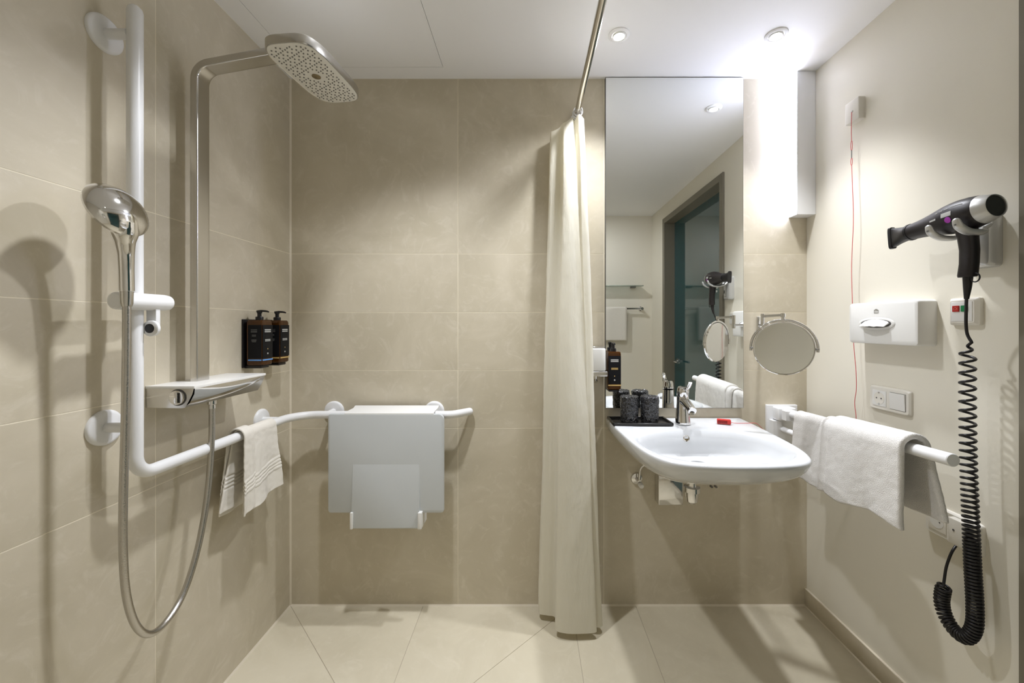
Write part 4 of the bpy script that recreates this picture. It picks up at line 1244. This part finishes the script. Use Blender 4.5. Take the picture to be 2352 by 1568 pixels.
add('hanging_loop', v, f, 'black_plastic', t, 60)
st0 = PX(2223, 634, 1.168)
tube('cable_sleeve', [st0, PX(2222, 660, 1.170), PX(2220, 686, 1.174)], [0.0105, 0.0085, 0.0052], 'black_plastic', t, 16)
# cable: straight, then a coil that hangs down and turns up to the wall outlet
CXp = 1.196
straight = catmull([PX(2220, 684, 1.174), PX(2219, 715, 1.184), PX(2219, 745, 1.192), PX(2222, 768, CXp), PX(2232, 786, CXp)], 6)
cl = catmull([PX(2223, 793, CXp), PX(2222, 900, CXp), PX(2224, 1050, CXp), PX(2229, 1180, CXp), PX(2234, 1300, CXp), PX(2239, 1390, CXp), PX(2237, 1440, CXp), PX(2220, 1463, CXp), PX(2195, 1450, CXp), PX(2172, 1415, CXp), PX(2163, 1380, CXp), PX(2168, 1345, CXp)], 40)
tot = sum((cl[i + 1] - cl[i]).length for i in range(len(cl) - 1))
helix = []
ph, s_acc, lastd = 0.0, 0.0, None
step = 0.0
CRAD = 0.0148
def pitch(q_):
    if q_ < 0.12: return 0.0265
    if q_ < 0.55: return 0.0265 + (0.0105 - 0.0265) * (q_ - 0.12) / 0.43
    return 0.0088
i = 0; pos = 0.0
cum = [0.0]
for k in range(len(cl) - 1): cum.append(cum[-1] + (cl[k + 1] - cl[k]).length)
NPT = 13
a_fix = AX                                      # the loop lies in a plane parallel to the wall
idx = 0
while pos < tot - 1e-6:
    while cum[idx + 1] < pos: idx += 1
    s = (pos - cum[idx]) / max(1e-9, cum[idx + 1] - cum[idx])
    c_ = cl[idx] + (cl[idx + 1] - cl[idx]) * s
    tg = (cl[min(idx + 2, len(cl) - 1)] - cl[max(idx - 1, 0)]).normalized()
    bb = tg.cross(a_fix).normalized()
    aa = bb.cross(tg).normalized()
    g = min(1.0, pos / 0.02, (tot - pos) / 0.006 + 0.4)
    helix.append(c_ + (aa * math.sin(ph) - bb * math.cos(ph)) * CRAD * g)
    pos += pitch(pos / tot) / NPT
    ph += 2 * PI / NPT
tail = catmull([helix[-1], PX(2169, 1330, CXp + 0.004), PX(2174, 1300, CXp + 0.012), PX(2186, 1268, 1.222), CABLE0 + Vector((0, 0, 0.004))], 6)[1:]
full = straight + helix + tail
v, f = s_tube(full, 0.0036, 8)
add('cable', v, f, 'black_plastic', t, 60)

# ------------------------------------------------------------------ far wall seen in the mirror
t = thing('glass_shelf', 'clear glass shelf on chrome brackets on the wall opposite the mirror', 'shelf', W(0.85, ZB, 1.66))
box('pane', 0.50, 1.150, ZB - 0.115, ZB - 0.004, 1.668, 1.676, 'glass', t, 0.001)
for xx in (0.56, 1.065):
    box('bracket', xx - 0.025, xx + 0.025, ZB - 0.050, ZB, 1.657, 1.668, 'rubber_grey', t, 0.002)
t = thing('towel_bar', 'chrome towel bar on the wall opposite the mirror', 'towel bar', W(0.85, ZB, 1.43))
tube('bar', [W(0.48, ZB - 0.055, 1.444), W(1.160, ZB - 0.055, 1.444)], 0.010, 'chrome', t, 16)
for xx in (0.50, 1.150):
    lathe('mount', [(0.0, 0.066), (0.014, 0.066), (0.016, 0.010), (0.024, 0.008), (0.024, 0.0), (0.0, 0.0)], W(xx, ZB, 1.444), AR, 'chrome', t, 20)
rows = []
for k in range(61):
    if k <= 26: yy, Zz = 0.055 + 0.018, 1.120 + (1.444 - 1.120) * k / 26
    elif k <= 34:
        a_ = PI * (k - 26) / 8
        yy, Zz = 0.055 + 0.018 * math.cos(a_), 1.444 + 0.018 * math.sin(a_)
    else: yy, Zz = 0.055 - 0.018, 1.444 - (1.444 - 1.16) * (k - 34) / 26
    rows.append([W(0.56 + 0.43 * i / 20, ZB - yy - 0.003 * math.sin(i * 0.7) * (1 if k < 26 else 0), Zz) for i in range(21)])
v, f = s_grid(rows)
o = add('white_towel', v, f, 'towel_smooth', None, 180)
o.modifiers.new('thickness', 'SOLIDIFY').thickness = 0.006
tag(o, 'white towel on the chrome bar, seen in the tall mirror', 'towel')
